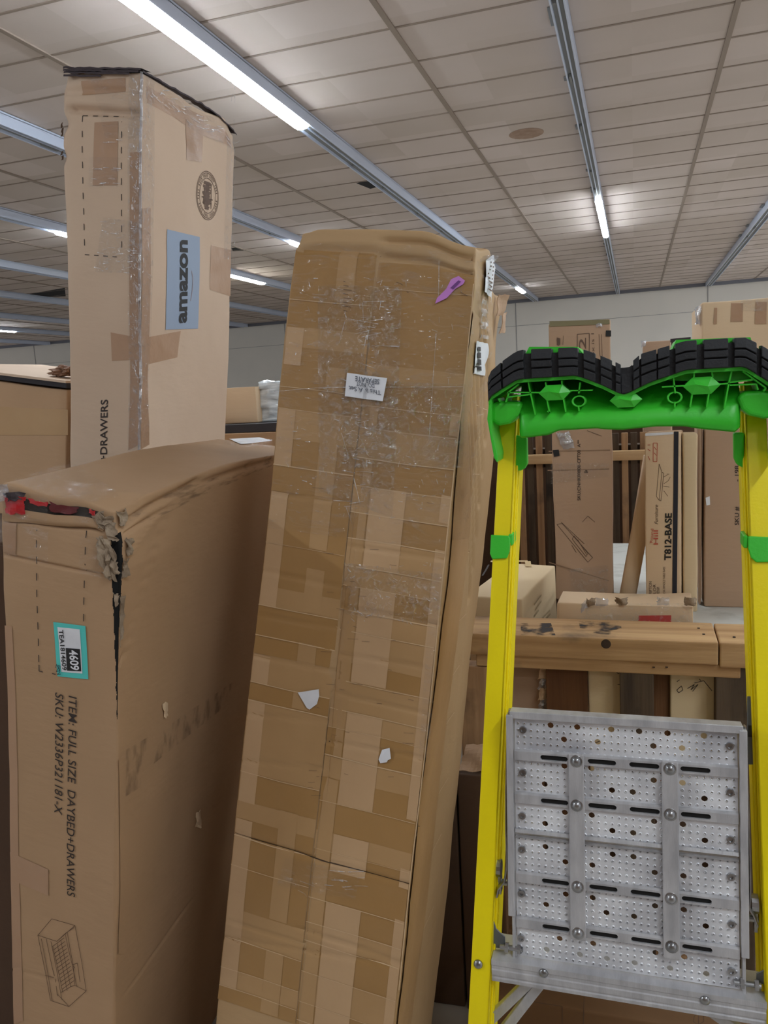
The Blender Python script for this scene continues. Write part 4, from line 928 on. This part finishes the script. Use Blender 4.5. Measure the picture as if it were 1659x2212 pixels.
# rubber tread blocks following the double hump
edges_px = [1056, 1088, 1131, 1138, 1143, 1150, 1199, 1206, 1251, 1259, 1290, 1297, 1324, 1331, 1341, 1364, 1372, 1386, 1392, 1420, 1428, 1446, 1458, 1505, 1521, 1571, 1587, 1634, 1646, 1690]
blocks = [(1056, 1084), (1088, 1134), (1150, 1194), (1208, 1250), (1262, 1287), (1298, 1322), (1330, 1341), (1341, 1366), (1368, 1381), (1385, 1418), (1421, 1446), (1458, 1504), (1519, 1571), (1584, 1632), (1642, 1690)]
def band(xa_, xb_, y_front, t0, t1, n=5, lift=0.0):
    """piece of the tread between two heights t0..t1 (0 = rim, 1 = top)"""
    b = MB()
    for i in range(n):
        u0, u1 = xa_ + (xb_ - xa_) * i / n, xa_ + (xb_ - xa_) * (i + 1) / n; q = []
        for u, t in ((u0, t1), (u1, t1), (u1, t0), (u0, t0)):
            r_, tt = interp(R3, u), interp(T3, u) + lift; q.append((u, r_ + (tt - r_) * t))
        b.hexa([Vector((x, y_front + (0.004 if k < 2 and t1 > .95 else 0), z)) for k, (x, z) in enumerate(q)], [Vector((x, YF + .02, z)) for x, z in q])
    return b
base_ = band(x0c, x1c, YF - .006, 0.02, 0.93, 70)
o = base_.build('rubber_tread', RUB, lad); rub = o
xp = lambda px, py=800: CXZ(px, py)[0]
for (a, c_) in blocks:
    u0, u1 = xp(a), xp(c_); fl = (a == 1341)
    mb = MB()
    if fl: mb = band(u0, u1, YF - .009, .04, .97, 4)
    else:
        for (t0, t1) in ((.03, .34), (.39, .62), (.67, 1.02)):
            q = band(u0, u1, YF - .0155, t0, t1, 4, .003); mb.add(q.v, q.f)
    ob = mb.build('tread_block', RUB, lad); bm = bmesh.new(); bm.from_mesh(ob.data); bmesh.ops.remove_doubles(bm, verts=bm.verts[:], dist=1e-5); bm.to_mesh(ob.data); bm.free()
    bevel(ob, .0014, 2, .9)
# skirt: lower front wall, leaning back into the cavity above
bot = [(1119, 946), (1125, 948), (1183, 941), (1206, 931), (1290, 926), (1300, 928), (1345, 929), (1417, 922), (1480, 922), (1508, 927), (1590, 935), (1603, 925)]
B3 = [CXZ(*p) for p in bot]; zc = CXZ(1345, 884)[1]; zc2 = CXZ(1345, 862)[1]
xl_, xr_ = B3[0][0], B3[-1][0]; vs = []; fs = []; n = 80; K = 9
for i in range(n + 1):
    x = xl_ + (xr_ - xl_) * i / n; zb_ = interp(B3, x); e = min(i, n - i) / 4
    rd = 0 if e >= 1 else (1 - math.sqrt(max(0, 1 - (1 - e) ** 2))) * .012
    cur = 0.004 * math.cos((x - (xl_ + xr_) / 2) * 18)
    ztop = interp(R3, x) - .003
    prof = [(0.006 + rd, zb_ + .0), (0.002 + rd, zb_ + .004), (0.0 + rd + .001, zb_ + (zc - zb_) * .4), (0.004 + rd, zc - .004), (.012, zc + .001), (.026, zc + (ztop - zc) * .25), (.045, zc + (ztop - zc) * .55), (.06, zc + (ztop - zc) * .8), (.062, ztop)]
    vs += [Vector((x, YF + .006 + p - cur * (j < 5), z)) for j, (p, z) in enumerate(prof)]
for i in range(n):
    for j in range(K - 1): k = i * K + j; fs.append((k, k + K, k + K + 1, k + 1))
b = MB(); b.add(vs, fs); o = b.build('cap_skirt', GRN, lad, True); md = o.modifiers.new('s', 'SOLIDIFY'); md.thickness = .003; md.offset = -1
# ribs, bosses and rings inside the cavity
RY0, RY1 = YF + .001, YF + .062
def rib(p, q, w=.0024, y0=RY0, lab='cap_rib'):
    a, c_ = Vector((*CXZ(*p),)), Vector((*CXZ(*q),)); d_ = (c_ - a).normalized(); nn = Vector((-d_.y, d_.x)) * w / 2
    Q = [a - nn, a + nn, c_ + nn, c_ - nn]; return MB().hexa([Vector((v.x, y0, v.y)) for v in Q], [Vector((v.x, RY1, v.y)) for v in Q]).build(lab, GRN, lad)
ribs = [((1141, 826), (1144, 842)), ((1144, 842), (1156, 896)), ((1182, 888), (1188, 892)), ((1178, 826), (1180, 836)), ((1213, 822), (1214, 834)), ((1181, 862), (1187, 892)), ((1217, 862), (1222, 890)), ((1253, 826), (1250, 850)), ((1249, 876), (1251, 888)), ((1096, 848), (1167, 848)), ((1231, 844), (1280, 843)), ((1096, 858), (1144, 852)), ((1100, 846), (1096, 858)), ((1096, 858), (1092, 869)), ((1088, 868), (1080, 868)), ((1080, 868), (1076, 861)), ((1120, 830), (1100, 846)),
        ((1455, 815), (1459, 850)), ((1458, 868), (1458, 880)), ((1430, 836), (1481, 833)), ((1500, 806), (1499, 818)), ((1538, 803), (1540, 816)), ((1581, 802), (1574, 832)), ((1574, 832), (1565, 882)), ((1496, 850), (1491, 880)), ((1532, 848), (1527, 880)), ((1551, 830), (1577, 828)), ((1577, 826), (1628, 820)), ((1577, 832), (1634, 830)), ((1634, 830), (1638, 842)), ((1605, 802), (1655, 838)), ((1655, 838), (1650, 845))]
for p, q in ribs:
    if abs(p[0] - q[0]) + abs(p[1] - q[1]) > 9: rib(p, q)
def boss(c, rx, ry):
    x, z = CXZ(*c); sx_, sz_ = rx * YF / FP, ry * YF / FP
    oc = [(-1, 0), (-.5, 1), (.5, 1), (1, 0), (.5, -1), (-.5, -1)]
    F = [Vector((x + a * sx_, YF - .0, z + b_ * sz_)) for a, b_ in oc]; Bk = [p + Vector((0, .06, 0)) for p in F]
    rd = [Vector((x, YF - .001, z + sz_ * .2)), ]
    vs = F + Bk + [Vector((x - sx_ * .35, YF - .009, z + sz_ * .2)), Vector((x + sx_ * .3, YF - .009, z - sz_ * .1))]
    fs = [(0, 1, 12), (1, 2, 13, 12), (2, 3, 13), (3, 4, 13), (4, 5, 12, 13), (5, 0, 12)] + [(i, (i + 1) % 6, 6 + (i + 1) % 6, 6 + i) for i in range(6)]
    MB().add(vs, fs).build('cap_boss', GRN, lad)
boss((1198, 848), 33, 16); boss((1516, 833), 35, 17); boss((1352, 864), 32, 15)
for c in ((1250, 867), (1458, 859)):
    x, z = CXZ(*c); b = MB(); n = 20; vs = []
    for (r_, y) in ((.0125, RY1), (.0125, RY0 + .003), (.0095, RY0 + .003), (.0095, RY1)): vs += [Vector((x + r_ * math.cos(k * 2 * math.pi / n), y, z + r_ * .82 * math.sin(k * 2 * math.pi / n))) for k in range(n)]
    b.add(vs, [(q * n + k, q * n + (k + 1) % n, (q + 1) * n + (k + 1) % n, (q + 1) * n + k) for q in range(3) for k in range(n)]); b.build('cap_ring', GRN, lad, True)
# housings over the rail tops, outer flanks, inner legs
def prism_px(pts, y0_, dep, name, bv=.003, m=GRN): o = MB().prism([atY(x, y, y0_) for x, y in pts], (0, dep, 0)).build(name, m, lad); bevel(o, bv, 3); return o
for (pts) in ([(1060, 872), (1078, 866), (1130, 868), (1120, 900), (1100, 916), (1078, 920), (1060, 912)], [(1592, 860), (1605, 846), (1650, 843), (1690, 850), (1690, 900), (1650, 905), (1620, 898), (1603, 885)]):
    prism_px(pts, YF + .012, .07, 'rail_socket', .008)
prism_px([(1056, 868), (1062, 858), (1062, 930), (1075, 985), (1074, 1000), (1067, 990), (1052, 905)], YF - .003, .12, 'cap_flank', .002)
prism_px([(1690, 850), (1696, 850), (1692, 985), (1684, 1000), (1684, 930)], YF - .003, .12, 'cap_flank', .002)
prism_px([(1112, 940), (1138, 946), (1139, 1002), (1134, 1012), (1125, 1017), (1112, 1017)], YF + .085, .02, 'cap_leg', .003)
prism_px([(1585, 935), (1608, 935), (1608, 1012), (1592, 1004), (1586, 990)], YF + .085, .02, 'cap_leg', .003)
bpy.data.objects.remove(cap)
for sd in (-1, 1):
    p = on_rail(sd, .03); bevel(MB().box((p.x - .03, p.y - .02, 0), (p.x + .03, p.y + .13, .05)).build('foot', RUB, lad), .004)

# ================================================================== TIMBER RACK behind the ladder
RY = 2.0
def wbox(name, parent, px0, px1, py_t, py_b, Y, dep, m, zb=None, bv=.003):
    a = atY(px0, (py_t), Y); c = atY(px1, py_t, Y); e = atY((px0 + px1) / 2, py_b, Y)
    z1 = (a.z + c.z) / 2; z0 = e.z if zb is None else zb
    o = MB().box((a.x, Y, z0), (c.x, Y + dep, z1)).build(name, m, parent); bevel(o, bv); return o
ZL = atY(1350, 1695, RY + .07).z
rk = empty('timber_rack', (0, RY + .05, 0), 'rough pale timber frame behind the ladder, long stained top board with knot', 'rack')
zt_ = atY(1330, 1380, RY).z; zb_ = atY(1330, 1428, RY).z; ytop = atZ(1330, 1339, zt_).y
xa_, xj, xe = atY(1000, 1370, RY).x, atY(1553, 1400, RY).x, atY(1760, 1400, RY).x
bevel(MB().box((xa_, RY, zb_), (xj - .001, ytop, zt_)).build('top_board', W_X, rk), .004)
bevel(MB().box((xj + .002, RY + .002, zb_ - .006), (xe, ytop, zt_ - .001)).build('top_board', W_X, rk), .004)
bevel(MB().box((xa_ + .03, RY + .012, zb_ - .035), (xj + .05, RY + .05, zb_ - .001)).build('lower_rail', W_X, rk), .003)
KN = vary(mat('knot_dark', (70, 52, 40), 0.8), (50, 38, 30), 30, 4)
c = atY(1309, 1391, RY); MB().tube([c + Vector((0, -.0008, 0)), c + Vector((0, .002, 0))], .012, 18).build('knot', KN, rk)
b = MB()
for (x, y) in ((1509, 1357), (1520, 1370), (1586, 1376), (1440, 1441), (1412, 1441)):
    p = atZ(x, y, zt_ + .0005) if y < 1380 else atY(x, y, RY + .011); b.box((p.x - .003, p.y - .003, p.z - .001), (p.x + .003, p.y + .003, p.z + .001))
b.build('nail_heads', KN, rk)
SM2 = smudge('board_grime', (50, 46, 46), 0.44, 0.6, 26, (1, 1, 1), 0.85)
b = MB()
for q in ([(1250, 1342), (1340, 1342), (1345, 1372), (1255, 1368)], [(1125, 1346), (1190, 1346), (1200, 1372), (1125, 1372)]):
    P = [atZ(x, y, zt_ + .0006) for x, y in q]; b.add(P, [(0, 1, 2, 3)])
b.build('grime_patch', SM2, rk)
for (a, c_, m_) in ((1338, 1412, W_D), (1546, 1640, W_D), (990, 1075, W_Z)):
    wbox('post', rk, a, c_, 1440, 2000, RY + .015, .05, m_, 0.0)
wbox('side_slat', rk, 1410, 1462, 1440, 2000, RY + .085, .02, W_R, ZL)
wbox('side_slat', rk, 1178, 1268, 1430, 2000, RY + .06, .02, W_R, 0.0)
wbox('bottom_rail', rk, 1060, 1700, 2050, 2090, RY + .02, .03, W_Z)

# cartons stored under the rack's top board
u1 = bgbox('flat_carton', 'pale carton standing under the board with scribbled writing, right of the dark post', 'carton', 1448, 1560, 1432, RY + .07, ZL, .012, K_C)
u1.strokes('pen_scribble', 'front', [[(1462, 1490), (1472, 1481), (1475, 1490), (1466, 1496), (1462, 1490)], [(1485, 1487), (1500, 1478), (1492, 1490), (1502, 1482), (1508, 1478), (1496, 1493)], [(1500, 1475), (1520, 1470), (1538, 1492)], [(1462, 1472), (1468, 1468)], [(1518, 1455), (1521, 1458)], [(1510, 1466), (1514, 1470)], [(1472, 1562), (1476, 1558), (1480, 1563)]], INK, .0016)
u2 = bgbox('flat_carton', 'pale carton under the board between the reddish panel and dark post', 'carton', 1270, 1344, 1430, RY + .07, ZL, .012, K_C)
u2.strokes('pen_scribble', 'front', [[(1332, 1452), (1337, 1455)], [(1334, 1478), (1342, 1478)], [(1284, 1605), (1296, 1600)], [(1300, 1585), (1310, 1582), (1318, 1580)]], INK, .0018)
u3 = bgbox('ragged_carton', 'brown carton with torn shiny left edge, low behind the left rail', 'carton', 1172, 1262, 1438, RY + .1, 0, .1, K_G)
for k in range(5): flake(u3, 'front', [(1168, 1440 + 22 * k), (1182, 1442 + 22 * k), (1180, 1464 + 22 * k), (1163, 1466 + 22 * k)], FILMW if k % 2 else K_L, .004, .004, 5, 'torn_edge', 60)
u4 = bgbox('shadowed_carton', 'dark brown carton filling the space below the rack top, behind the platform', 'carton', 1270, 1560, 1500, RY + .32, 0, .25, K_DK)  # dark colour stands in for the shade behind the platform
u9 = bgbox('long_dark_carton', 'long dark carton behind the middle of the folded platform, carrying the pale cartons', 'carton', 1270, 1620, 1700, RY + .068, 0, .1, K_DK)  # added, coloured dark for the shade showing through the platform holes
u9b = bgbox('dark_gap_carton', 'dark carton deep in the gap right of the wrapped carton', 'carton', 850, 980, 1640, 1.935, 0, .055, K_DK)  # added carton, its dark colour paints the shade in this gap
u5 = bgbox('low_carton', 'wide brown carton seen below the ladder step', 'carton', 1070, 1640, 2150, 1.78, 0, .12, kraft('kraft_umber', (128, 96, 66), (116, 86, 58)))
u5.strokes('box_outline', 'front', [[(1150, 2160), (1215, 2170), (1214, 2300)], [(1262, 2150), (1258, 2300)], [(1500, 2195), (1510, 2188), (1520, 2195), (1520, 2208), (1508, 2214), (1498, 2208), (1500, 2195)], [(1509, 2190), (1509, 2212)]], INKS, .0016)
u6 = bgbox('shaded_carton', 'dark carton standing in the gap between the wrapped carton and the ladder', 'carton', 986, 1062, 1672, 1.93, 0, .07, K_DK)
sh = sheet('crumpled_cardboard', atY(1030, 1636, 1.95), (.045, 0, .006), (0.01, .02, .035), K_G, .012, 8, 20, .2, None, .003)
tag(sh, 'crumpled piece of brown cardboard lying on the dark carton beside the ladder', 'cardboard')

# ================================================================== TABLE and cartons behind
TZ = atZ(1550, 1345, 1.03).z
tb = empty('storage_table', (.3, 2.8, 0), 'table with pale grey top behind the timber rack, carrying standing cartons', 'table')
bevel(MB().box((-.22, ytop + .02, TZ - .03), (1.5, 3.35, TZ)).build('tabletop', vary(mat('table_grey', (196, 196, 190), 0.6), (160, 158, 150), 14, 7, .5, .8), tb), .003)
for (x, y) in ((-.18, 2.3), (1.42, 2.3), (-.18, 3.28), (1.42, 3.28)): MB().box((x - .03, y - .03, 0), (x + .03, y + .03, TZ - .03)).build('leg', W_Z, tb)
yb = lambda x, y: atZ(x, y, TZ).y
# carton with SKU text
y1_ = yb(1250, 1296)
B1 = bgbox('upright_carton', 'tall grey-brown carton on the table with diagrams and black code, left of the bark-edged board', 'carton', 1185, 1318, 700, y1_, TZ, .10, K_G, 0.03, amp=.003)
B1.quad('olive_edge', 'front', [(1187, 694), (1317, 690), (1317, 700), (1187, 706)], mat('olive_edge', (132, 124, 92), 0.7), .002)
B1.strokes('print_frame', 'front', [[(1247, 775), (1247, 722), (1273, 720), (1273, 775)]], INKS, .002)
B1.text('front', '1/2', (1266, 790), (1266, 730), (1251, 790), INKS, bold=0.0)
B1.text('front', 'g box is 1', (1287, 795), (1285, 720), (1279, 795), INKS)
B1.strokes('small_print', 'front', [[(1294, 722), (1296, 770)], [(1299, 722), (1301, 770)], [(1216, 745), (1217, 725)]], INKS, .0012)
B1.poly('furniture_icon', 'front', [(1203, 729), (1210, 731), (1210, 744), (1207, 747), (1203, 745)], INKS, .002)
B1.quad('black_tape', 'front', [(1309, 714), (1320, 714), (1320, 727), (1308, 727)], BLACK, .003)
B1.quad('black_tape', 'front', [(1194, 972), (1207, 971), (1209, 984), (1197, 987)], BLACK, .003)
flake(B1, 'front', [(1200, 935), (1230, 932), (1242, 966), (1218, 972)], FILMW, .003, .003, 6, 'clear_tape', 40)
flake(B1, 'front', [(1286, 700), (1300, 698), (1300, 706), (1288, 707)], FILMW, .003, .002, 4, 'clear_tape', 40)
B1.quad('clear_tape', 'front', [(1190, 1000), (1315, 1000), (1315, 1030), (1190, 1045)], FILM, .003)
B1.quad('clear_tape', 'front', [(1230, 1230), (1314, 1220), (1312, 1290), (1235, 1290)], FILM, .003)
B1.strokes('fold_line', 'front', [[(1185, 975), (1318, 972)], [(1183, 1016), (1316, 1013)], [(1186, 1215), (1315, 1255)]], mat('fold_shade', (150, 122, 98), 0.8), .003)
B1.text('front', 'SKU:CNHK00808-CFT00  A**', (1254, 1081), (1254, 950), (1247, 1081), INK, bold=.01)
L = [[(1203, 1133), (1214, 1131), (1280, 1205), (1270, 1215), (1203, 1133)], [(1212, 1128), (1262, 1175)], [(1236, 1165), (1266, 1203), (1270, 1196), (1240, 1158), (1236, 1165)], [(1235, 1178), (1245, 1194)], [(1248, 1166), (1268, 1200)], [(1258, 1128), (1270, 1115), (1285, 1128)], [(1268, 930), (1300, 942)]]
B1.strokes('printed_diagram', 'front', L, INKS, .0014)
B1.strokes('printed_mark', 'front', [[(1264, 1014), (1268, 1018)], [(1262, 1020), (1270, 1020)]], INKS, .005)
# table-base carton
y2_ = yb(1440, 1318)
B2 = bgbox('narrow_carton', 'narrow carton on the table with vertical black code and dark band at its edge', 'carton', 1392, 1470, 936, y2_, TZ, .09, K_L, -.12)
B2.quad('dark_band', 'front', [(1456, 932), (1466, 932), (1462, 1310), (1452, 1310)], mat('band_navy', (34, 36, 48), 0.6), .0015, label='dark band along the right edge')
B2.quad('pale_tape', 'front', [(1394, 936), (1455, 933), (1455, 938), (1394, 942)], PAPER, .0015)
B2.text('front', 'T812-BASE', (1450, 1210), (1452, 1108), (1435, 1210), BLACK, bold=.03)
B2.text('front', 'Round', (1410, 1172), (1412, 1142), (1404, 1172), INKR)
B2.text('front', 'Hill', (1422, 1176), (1422, 1145), (1412, 1176), INKR, bold=.01)
B2.text('front', 'Furniture', (1422, 1132), (1422, 1090), (1414, 1132), INKS, shear=.3)
B2.strokes('red_caution_marks', 'front', [[(1399, 961), (1405, 961)], [(1399, 970), (1405, 974)], [(1400, 985), (1404, 994)], [(1411, 957), (1420, 957), (1419, 997), (1411, 997), (1411, 957)], [(1413, 965), (1418, 972)], [(1413, 978), (1418, 984)]], INKR, .0016)
L = [[(1424, 1002), (1430, 1020), (1424, 1080), (1418, 1072), (1424, 1002)], [(1430, 1020), (1434, 1022), (1428, 1082), (1424, 1080)], [(1434, 1030), (1442, 1026)], [(1434, 1045), (1444, 1038), (1448, 1030)], [(1433, 1050), (1446, 1052)], [(1434, 1060), (1440, 1068), (1443, 1072)], [(1440, 1024), (1446, 1024)]]
B2.strokes('printed_diagram', 'front', L, INKS, .0012)
B2.text('front', 'DESCRIPTION', (1408, 1300), (1408, 1256), (1402, 1300), INKS)
B2.text('front', 'COLOR', (1417, 1298), (1417, 1262), (1411, 1298), INKS)
B2.text('front', 'MADE IN VIETNAM', (1425, 1300), (1425, 1268), (1419, 1300), INKS)
B2.text('front', '20" DIA SPINDLE TABLE BASE', (1437, 1290), (1437, 1224), (1432, 1290), INKS)
B2b = bgbox('slim_pale_carton', 'slim pale carton pressed against the right side of the narrow carton', 'carton', 1476, 1506, 938, y2_ - .01, TZ, .05, K_C, .03)
B2c = bgbox('slim_brown_carton', 'slim brown carton edge just right of the slim pale one', 'carton', 1508, 1517, 926, y2_ + .06, TZ, .05, K_G, 0)
# leaning board with bark edge
a0, a1 = atY(1408, 985, y2_ + .16), atY(1352, 1312, y2_ + .04)
a1.z = TZ
b = MB(); b.tube([a0, a0 + (a1 - a0) * .5 + Vector((.002, 0, 0)), a1], .024, 10, .012)
lb = b.build('leaning_board', K_L, None, True); tag(lb, 'pale narrow board leaning against the narrow carton on the table', 'board')
# SKU# carton and carton on top
B3_ = bgbox('brown_carton', 'wide brown carton on the table behind the right rail, partly printed code', 'carton', 1522, 1760, 850, yb(1560, 1312), TZ, .35, K_G, 0.02)
B3_.text('front', 'SKU #', (1597, 1134), (1597, 1094), (1587, 1134), INK, bold=.01)
B3_.text('front', '- 198', (1597, 1040), (1597, 1006), (1587, 1040), INK, bold=.01)
B3_.quad('paper_scrap', 'front', [(1524, 1075), (1533, 1072), (1534, 1090), (1526, 1092)], PAPER, .002)
tz3 = B3_.O.z + B3_.h + .006
B4 = bgbox('upper_carton', 'large light carton at top right, stacked on the brown carton', 'carton', 1516, 1800, 654, B3_.O.y - .02, tz3, .32, K_L, 0.03)
for (x0_, x1_, y0_, y1_2) in ((1580, 1605, 655, 695), (1632, 1656, 652, 700), (1543, 1549, 665, 700)): B4.quad('packing_tape', 'front', [(x0_, y0_), (x1_, y0_), (x1_ - 1, y1_2), (x0_ - 2, y1_2)], TAPE_P, .0015)
B4.quad('clear_tape', 'front', [(1600, 648), (1659, 645), (1659, 672), (1600, 672)], FILM, .003)
flake(B4, 'left', [(1508, 668), (1516, 660), (1516, 700), (1509, 700)], FILMW, .004, .006, 5, 'clear_tape', 40)
# carton behind
B5 = bgbox('back_carton', 'brown carton with dark-edged open flap, showing above the middle of the ladder cap', 'carton', 1388, 1450, 738, 3.62, 0, .12, K_G, 0)
flp = B5.quad('open_flap', 'front', [(1448, 732), (1492, 728), (1492, 736), (1448, 740)], DARKF, .004); 
MB_ = MB(); P = [atY(x, y, 3.64) for x, y in ((1450, 735), (1492, 730), (1492, 900), (1450, 900))]
B5.root.location; vs = [B5.M.transposed() @ (p - B5.O) for p in P]; raw_obj('side_panel', vs + [v + Vector((0, .01, 0)) for v in vs], [(0, 1, 2, 3), (7, 6, 5, 4), (0, 4, 5, 1), (1, 5, 6, 2), (2, 6, 7, 3), (3, 7, 4, 0)], K_DK, B5.root)
flake(B5, 'front', [(1384, 738), (1396, 736), (1394, 748), (1386, 750)], FILMW, .004, .006, 5, 'clear_tape', 40)
# low carton with red label lying in front of them
y6 = ytop + .03
B6 = bgbox('crushed_carton', 'low crumpled carton with red printed label, lying behind the top board', 'carton', 1205, 1500, 1302, y6, TZ, .14, K_L, 0, amp=.006)
B6.dents.append((Vector((0, 0, B6.h)), .1, Vector((.03, 0, -.03))))
B6.quad('red_label', 'front', [(1380, 1330), (1450, 1330), (1450, 1345), (1378, 1345)], mat('label_red', (196, 60, 54), 0.6), .002)
B6.quad('stretch_film', 'front', [(1260, 1305), (1495, 1302), (1495, 1345), (1260, 1345)], FILM, .005)
for k, x in enumerate((1240, 1262, 1288, 1330, 1420, 1478)): flake(B6, 'front', [(x, 1290), (x + 26, 1290), (x + 24, 1306), (x, 1306)], FILMW if k % 2 == 0 else K_GREY, .004, .006, 5, 'torn_edge', 40)
# cream carton at left
yc = 2.30
B7 = bgbox('cream_carton', 'cream carton with printed lines on its side, left of the upright carton', 'carton', 1010, 1128, 1288, yc, 0, .45, K_C, -0.12)
B7.strokes('printed_lines', 'right', [[(1150, 1306), (1166, 1285)], [(1152, 1318), (1166, 1298)], [(1150, 1332), (1160, 1318)], [(1168, 1336), (1186, 1318)], [(1176, 1338), (1187, 1326)]], mat('print_tan', (170, 148, 112), 0.8), .006, .002)
B7.strokes('packing_tape', 'top', [[(1060, 1215), (1140, 1214), (1142, 1226)]], mat('tape_yellowed', (206, 180, 136), .5), .02, .002)
B7.strokes('dark_scrawl', 'top', [[(1042, 1245), (1050, 1232), (1056, 1222)]], INK, .006, .003)
# shadowed wedge carton beneath the board at left
u7 = bgbox('tilted_carton', 'dark brown carton behind the left ladder rail below the board', 'carton', 1040, 1168, 1425, RY + .13, 0, .12, K_G)

# upright pallets
def pallet(x0, x1, y, ztop, label, slats, railz, name='upright_pallet'):
    w_ = x1 - x0; p = empty(name, ((x0 + x1) / 2, y, 0), label, 'pallet', 'wooden pallets standing on edge behind the cartons')
    for i in range(slats):
        xx = x0 + w_ * (i + .5) / slats; bw = w_ / slats * .72
        bevel(MB().box((xx - bw / 2, y, .0), (xx + bw / 2, y + .018, ztop)).build('slat', W_Z if i % 2 else W_D, p), .002)
    for z in railz: bevel(MB().box((x0, y - .035, z - .02), (x1, y - .001, z + .02)).build('rail', W_L, p), .003)
    for z in (railz[0], .6): bevel(MB().box((x0, y + .019, z - .04), (x1, y + .10, z + .04)).build('stringer', W_D, p), .003)
yp = 3.45
pallet(atY(1095, 980, yp).x, atY(1215, 980, yp).x, yp, atY(1150, 935, yp).z, 'dark weathered pallet on edge between the cream carton and upright carton', 6, [atY(1150, 993, yp - .03).z])
pallet(atY(1320, 980, yp).x, atY(1420, 980, yp).x, yp, atY(1350, 935, yp).z, 'weathered pallet on edge between the upright carton and narrow carton', 5, [atY(1350, 984, yp - .03).z])
bk = bgbox('dark_crate', 'dark brown crate filling the back below the pallets tops', 'crate', 720, 1560, 940, 3.85, 0, .4, K_DK)  # covers the bright floor; dark colour stands for shade at the back

# ================================================================== LEFT BACKGROUND
ML = rotm(0, .02, .02)
F = Box('side_carton', 'brown carton at the left picture edge with a flat lid, beside the tallest carton', 'carton', atY(146, 842, 2.2), rotm(0, .1637, .04), .55, .6, 1.83)
F.body(K_D, .04, .006)
F.quad('packing_tape', 'front', [(0, 878), (147, 885), (147, 940), (0, 940)], TAPE_M, .0012)
lv = F.h
b = MB(); lid = raw_obj('lid', [], [], K_DK, F.root); bpy.data.objects.remove(lid)
bb = MB().box((-.01, -.012, lv + .006), (F.w + .004, F.d, lv + .022)); o = raw_obj('lid_shadow_edge', bb.v, bb.f, mat('lid_edge_dark', (40, 36, 40), .8), F.root); o['label'] = 'dark folded lid edge'  # dark strip also paints the shadow gap under the lid
bb = MB().box((-.012, -.016, lv + .022), (F.w + .004, F.d, lv + .030)); o = raw_obj('lid', bb.v, bb.f, K_T, F.root)
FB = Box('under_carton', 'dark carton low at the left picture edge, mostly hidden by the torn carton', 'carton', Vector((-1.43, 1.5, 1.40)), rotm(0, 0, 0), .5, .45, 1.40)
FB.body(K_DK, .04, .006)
pc = F.O + F.M @ Vector((F.w - .08, .1, lv + .052))
cp = []
bm = bmesh.new(); bmesh.ops.create_icosphere(bm, subdivisions=4, radius=1)
for v in bm.verts:
    p = v.co.copy(); k = 1 + .45 * noise.noise(p * 2.3) + .25 * noise.noise(p * 6)
    v.co = Vector((p.x * .055 * k, p.y * .04 * k, p.z * .017 * k)) + pc
o = mesh_obj('crumpled_paper', bm, kraft('paper_brown', (150, 118, 98), (130, 100, 82)))
tag(o, 'crumpled brown paper lying on the lid of the carton at the left edge', 'paper')
# behind, between the tall carton and the wrapped one
ya = 3.0
q = atY(540, 945, ya)
G1 = bgbox('long_brown_carton', 'brown carton top just visible between the tall and wrapped cartons', 'carton', 470, 640, 938, 3.0, 0, .6, K_D, 0)
zt1 = G1.O.z + G1.h
bb = MB(); e0, e1 = atY(470, 921, 3.1), atY(640, 915, 3.1)
bb.box((e0.x, 3.02, zt1 + .002), (e1.x, 3.5, zt1 + .035)); o = bb.build('dark_mat', mat('mat_dark', (58, 58, 66), .6)); tag(o, 'dark folded sheet under the film-wrapped bundle', 'sheet')
G2 = bgbox('slanted_carton', 'light brown carton beside the film-wrapped bundle in the background', 'carton', 470, 552, 838, 3.15, zt1 + .036, .3, K_L, 0.02)
bm = bmesh.new(); bmesh.ops.create_cube(bm, size=1); bmesh.ops.subdivide_edges(bm, edges=bm.edges[:], cuts=14, use_grid_fill=True)
A = atY(556, 826, 3.2); Bq = atY(660, 905, 3.2)
cx_, cz_ = (A.x + Bq.x) / 2, (A.z + zt1 + .036) / 2; hx, hz = (Bq.x - A.x) / 2, (A.z - zt1 - .036) / 2
for v in bm.verts:
    p = v.co * 2; n_ = noise.noise(Vector((p.x * 2, p.y * 2, p.z * 9))) * .012
    v.co = Vector((cx_ + p.x * hx * (1 if p.z < 0 else .97), 3.4 + p.y * .2, cz_ + p.z * hz)) + Vector((n_, n_, n_ if p.z > -.9 else 0))
o = mesh_obj('wrapped_bundle', bm, vary(mat('film_white_solid', (226, 234, 240), 0.3, Coat_Weight=1.0), (190, 200, 208), 14, 6, .35, .65, (1, 1, 6), 1.0, 12, (1, 1, 5)), None, True)
tag(o, 'bundle wrapped in shiny white film behind the tall and wrapped cartons', 'bundle')
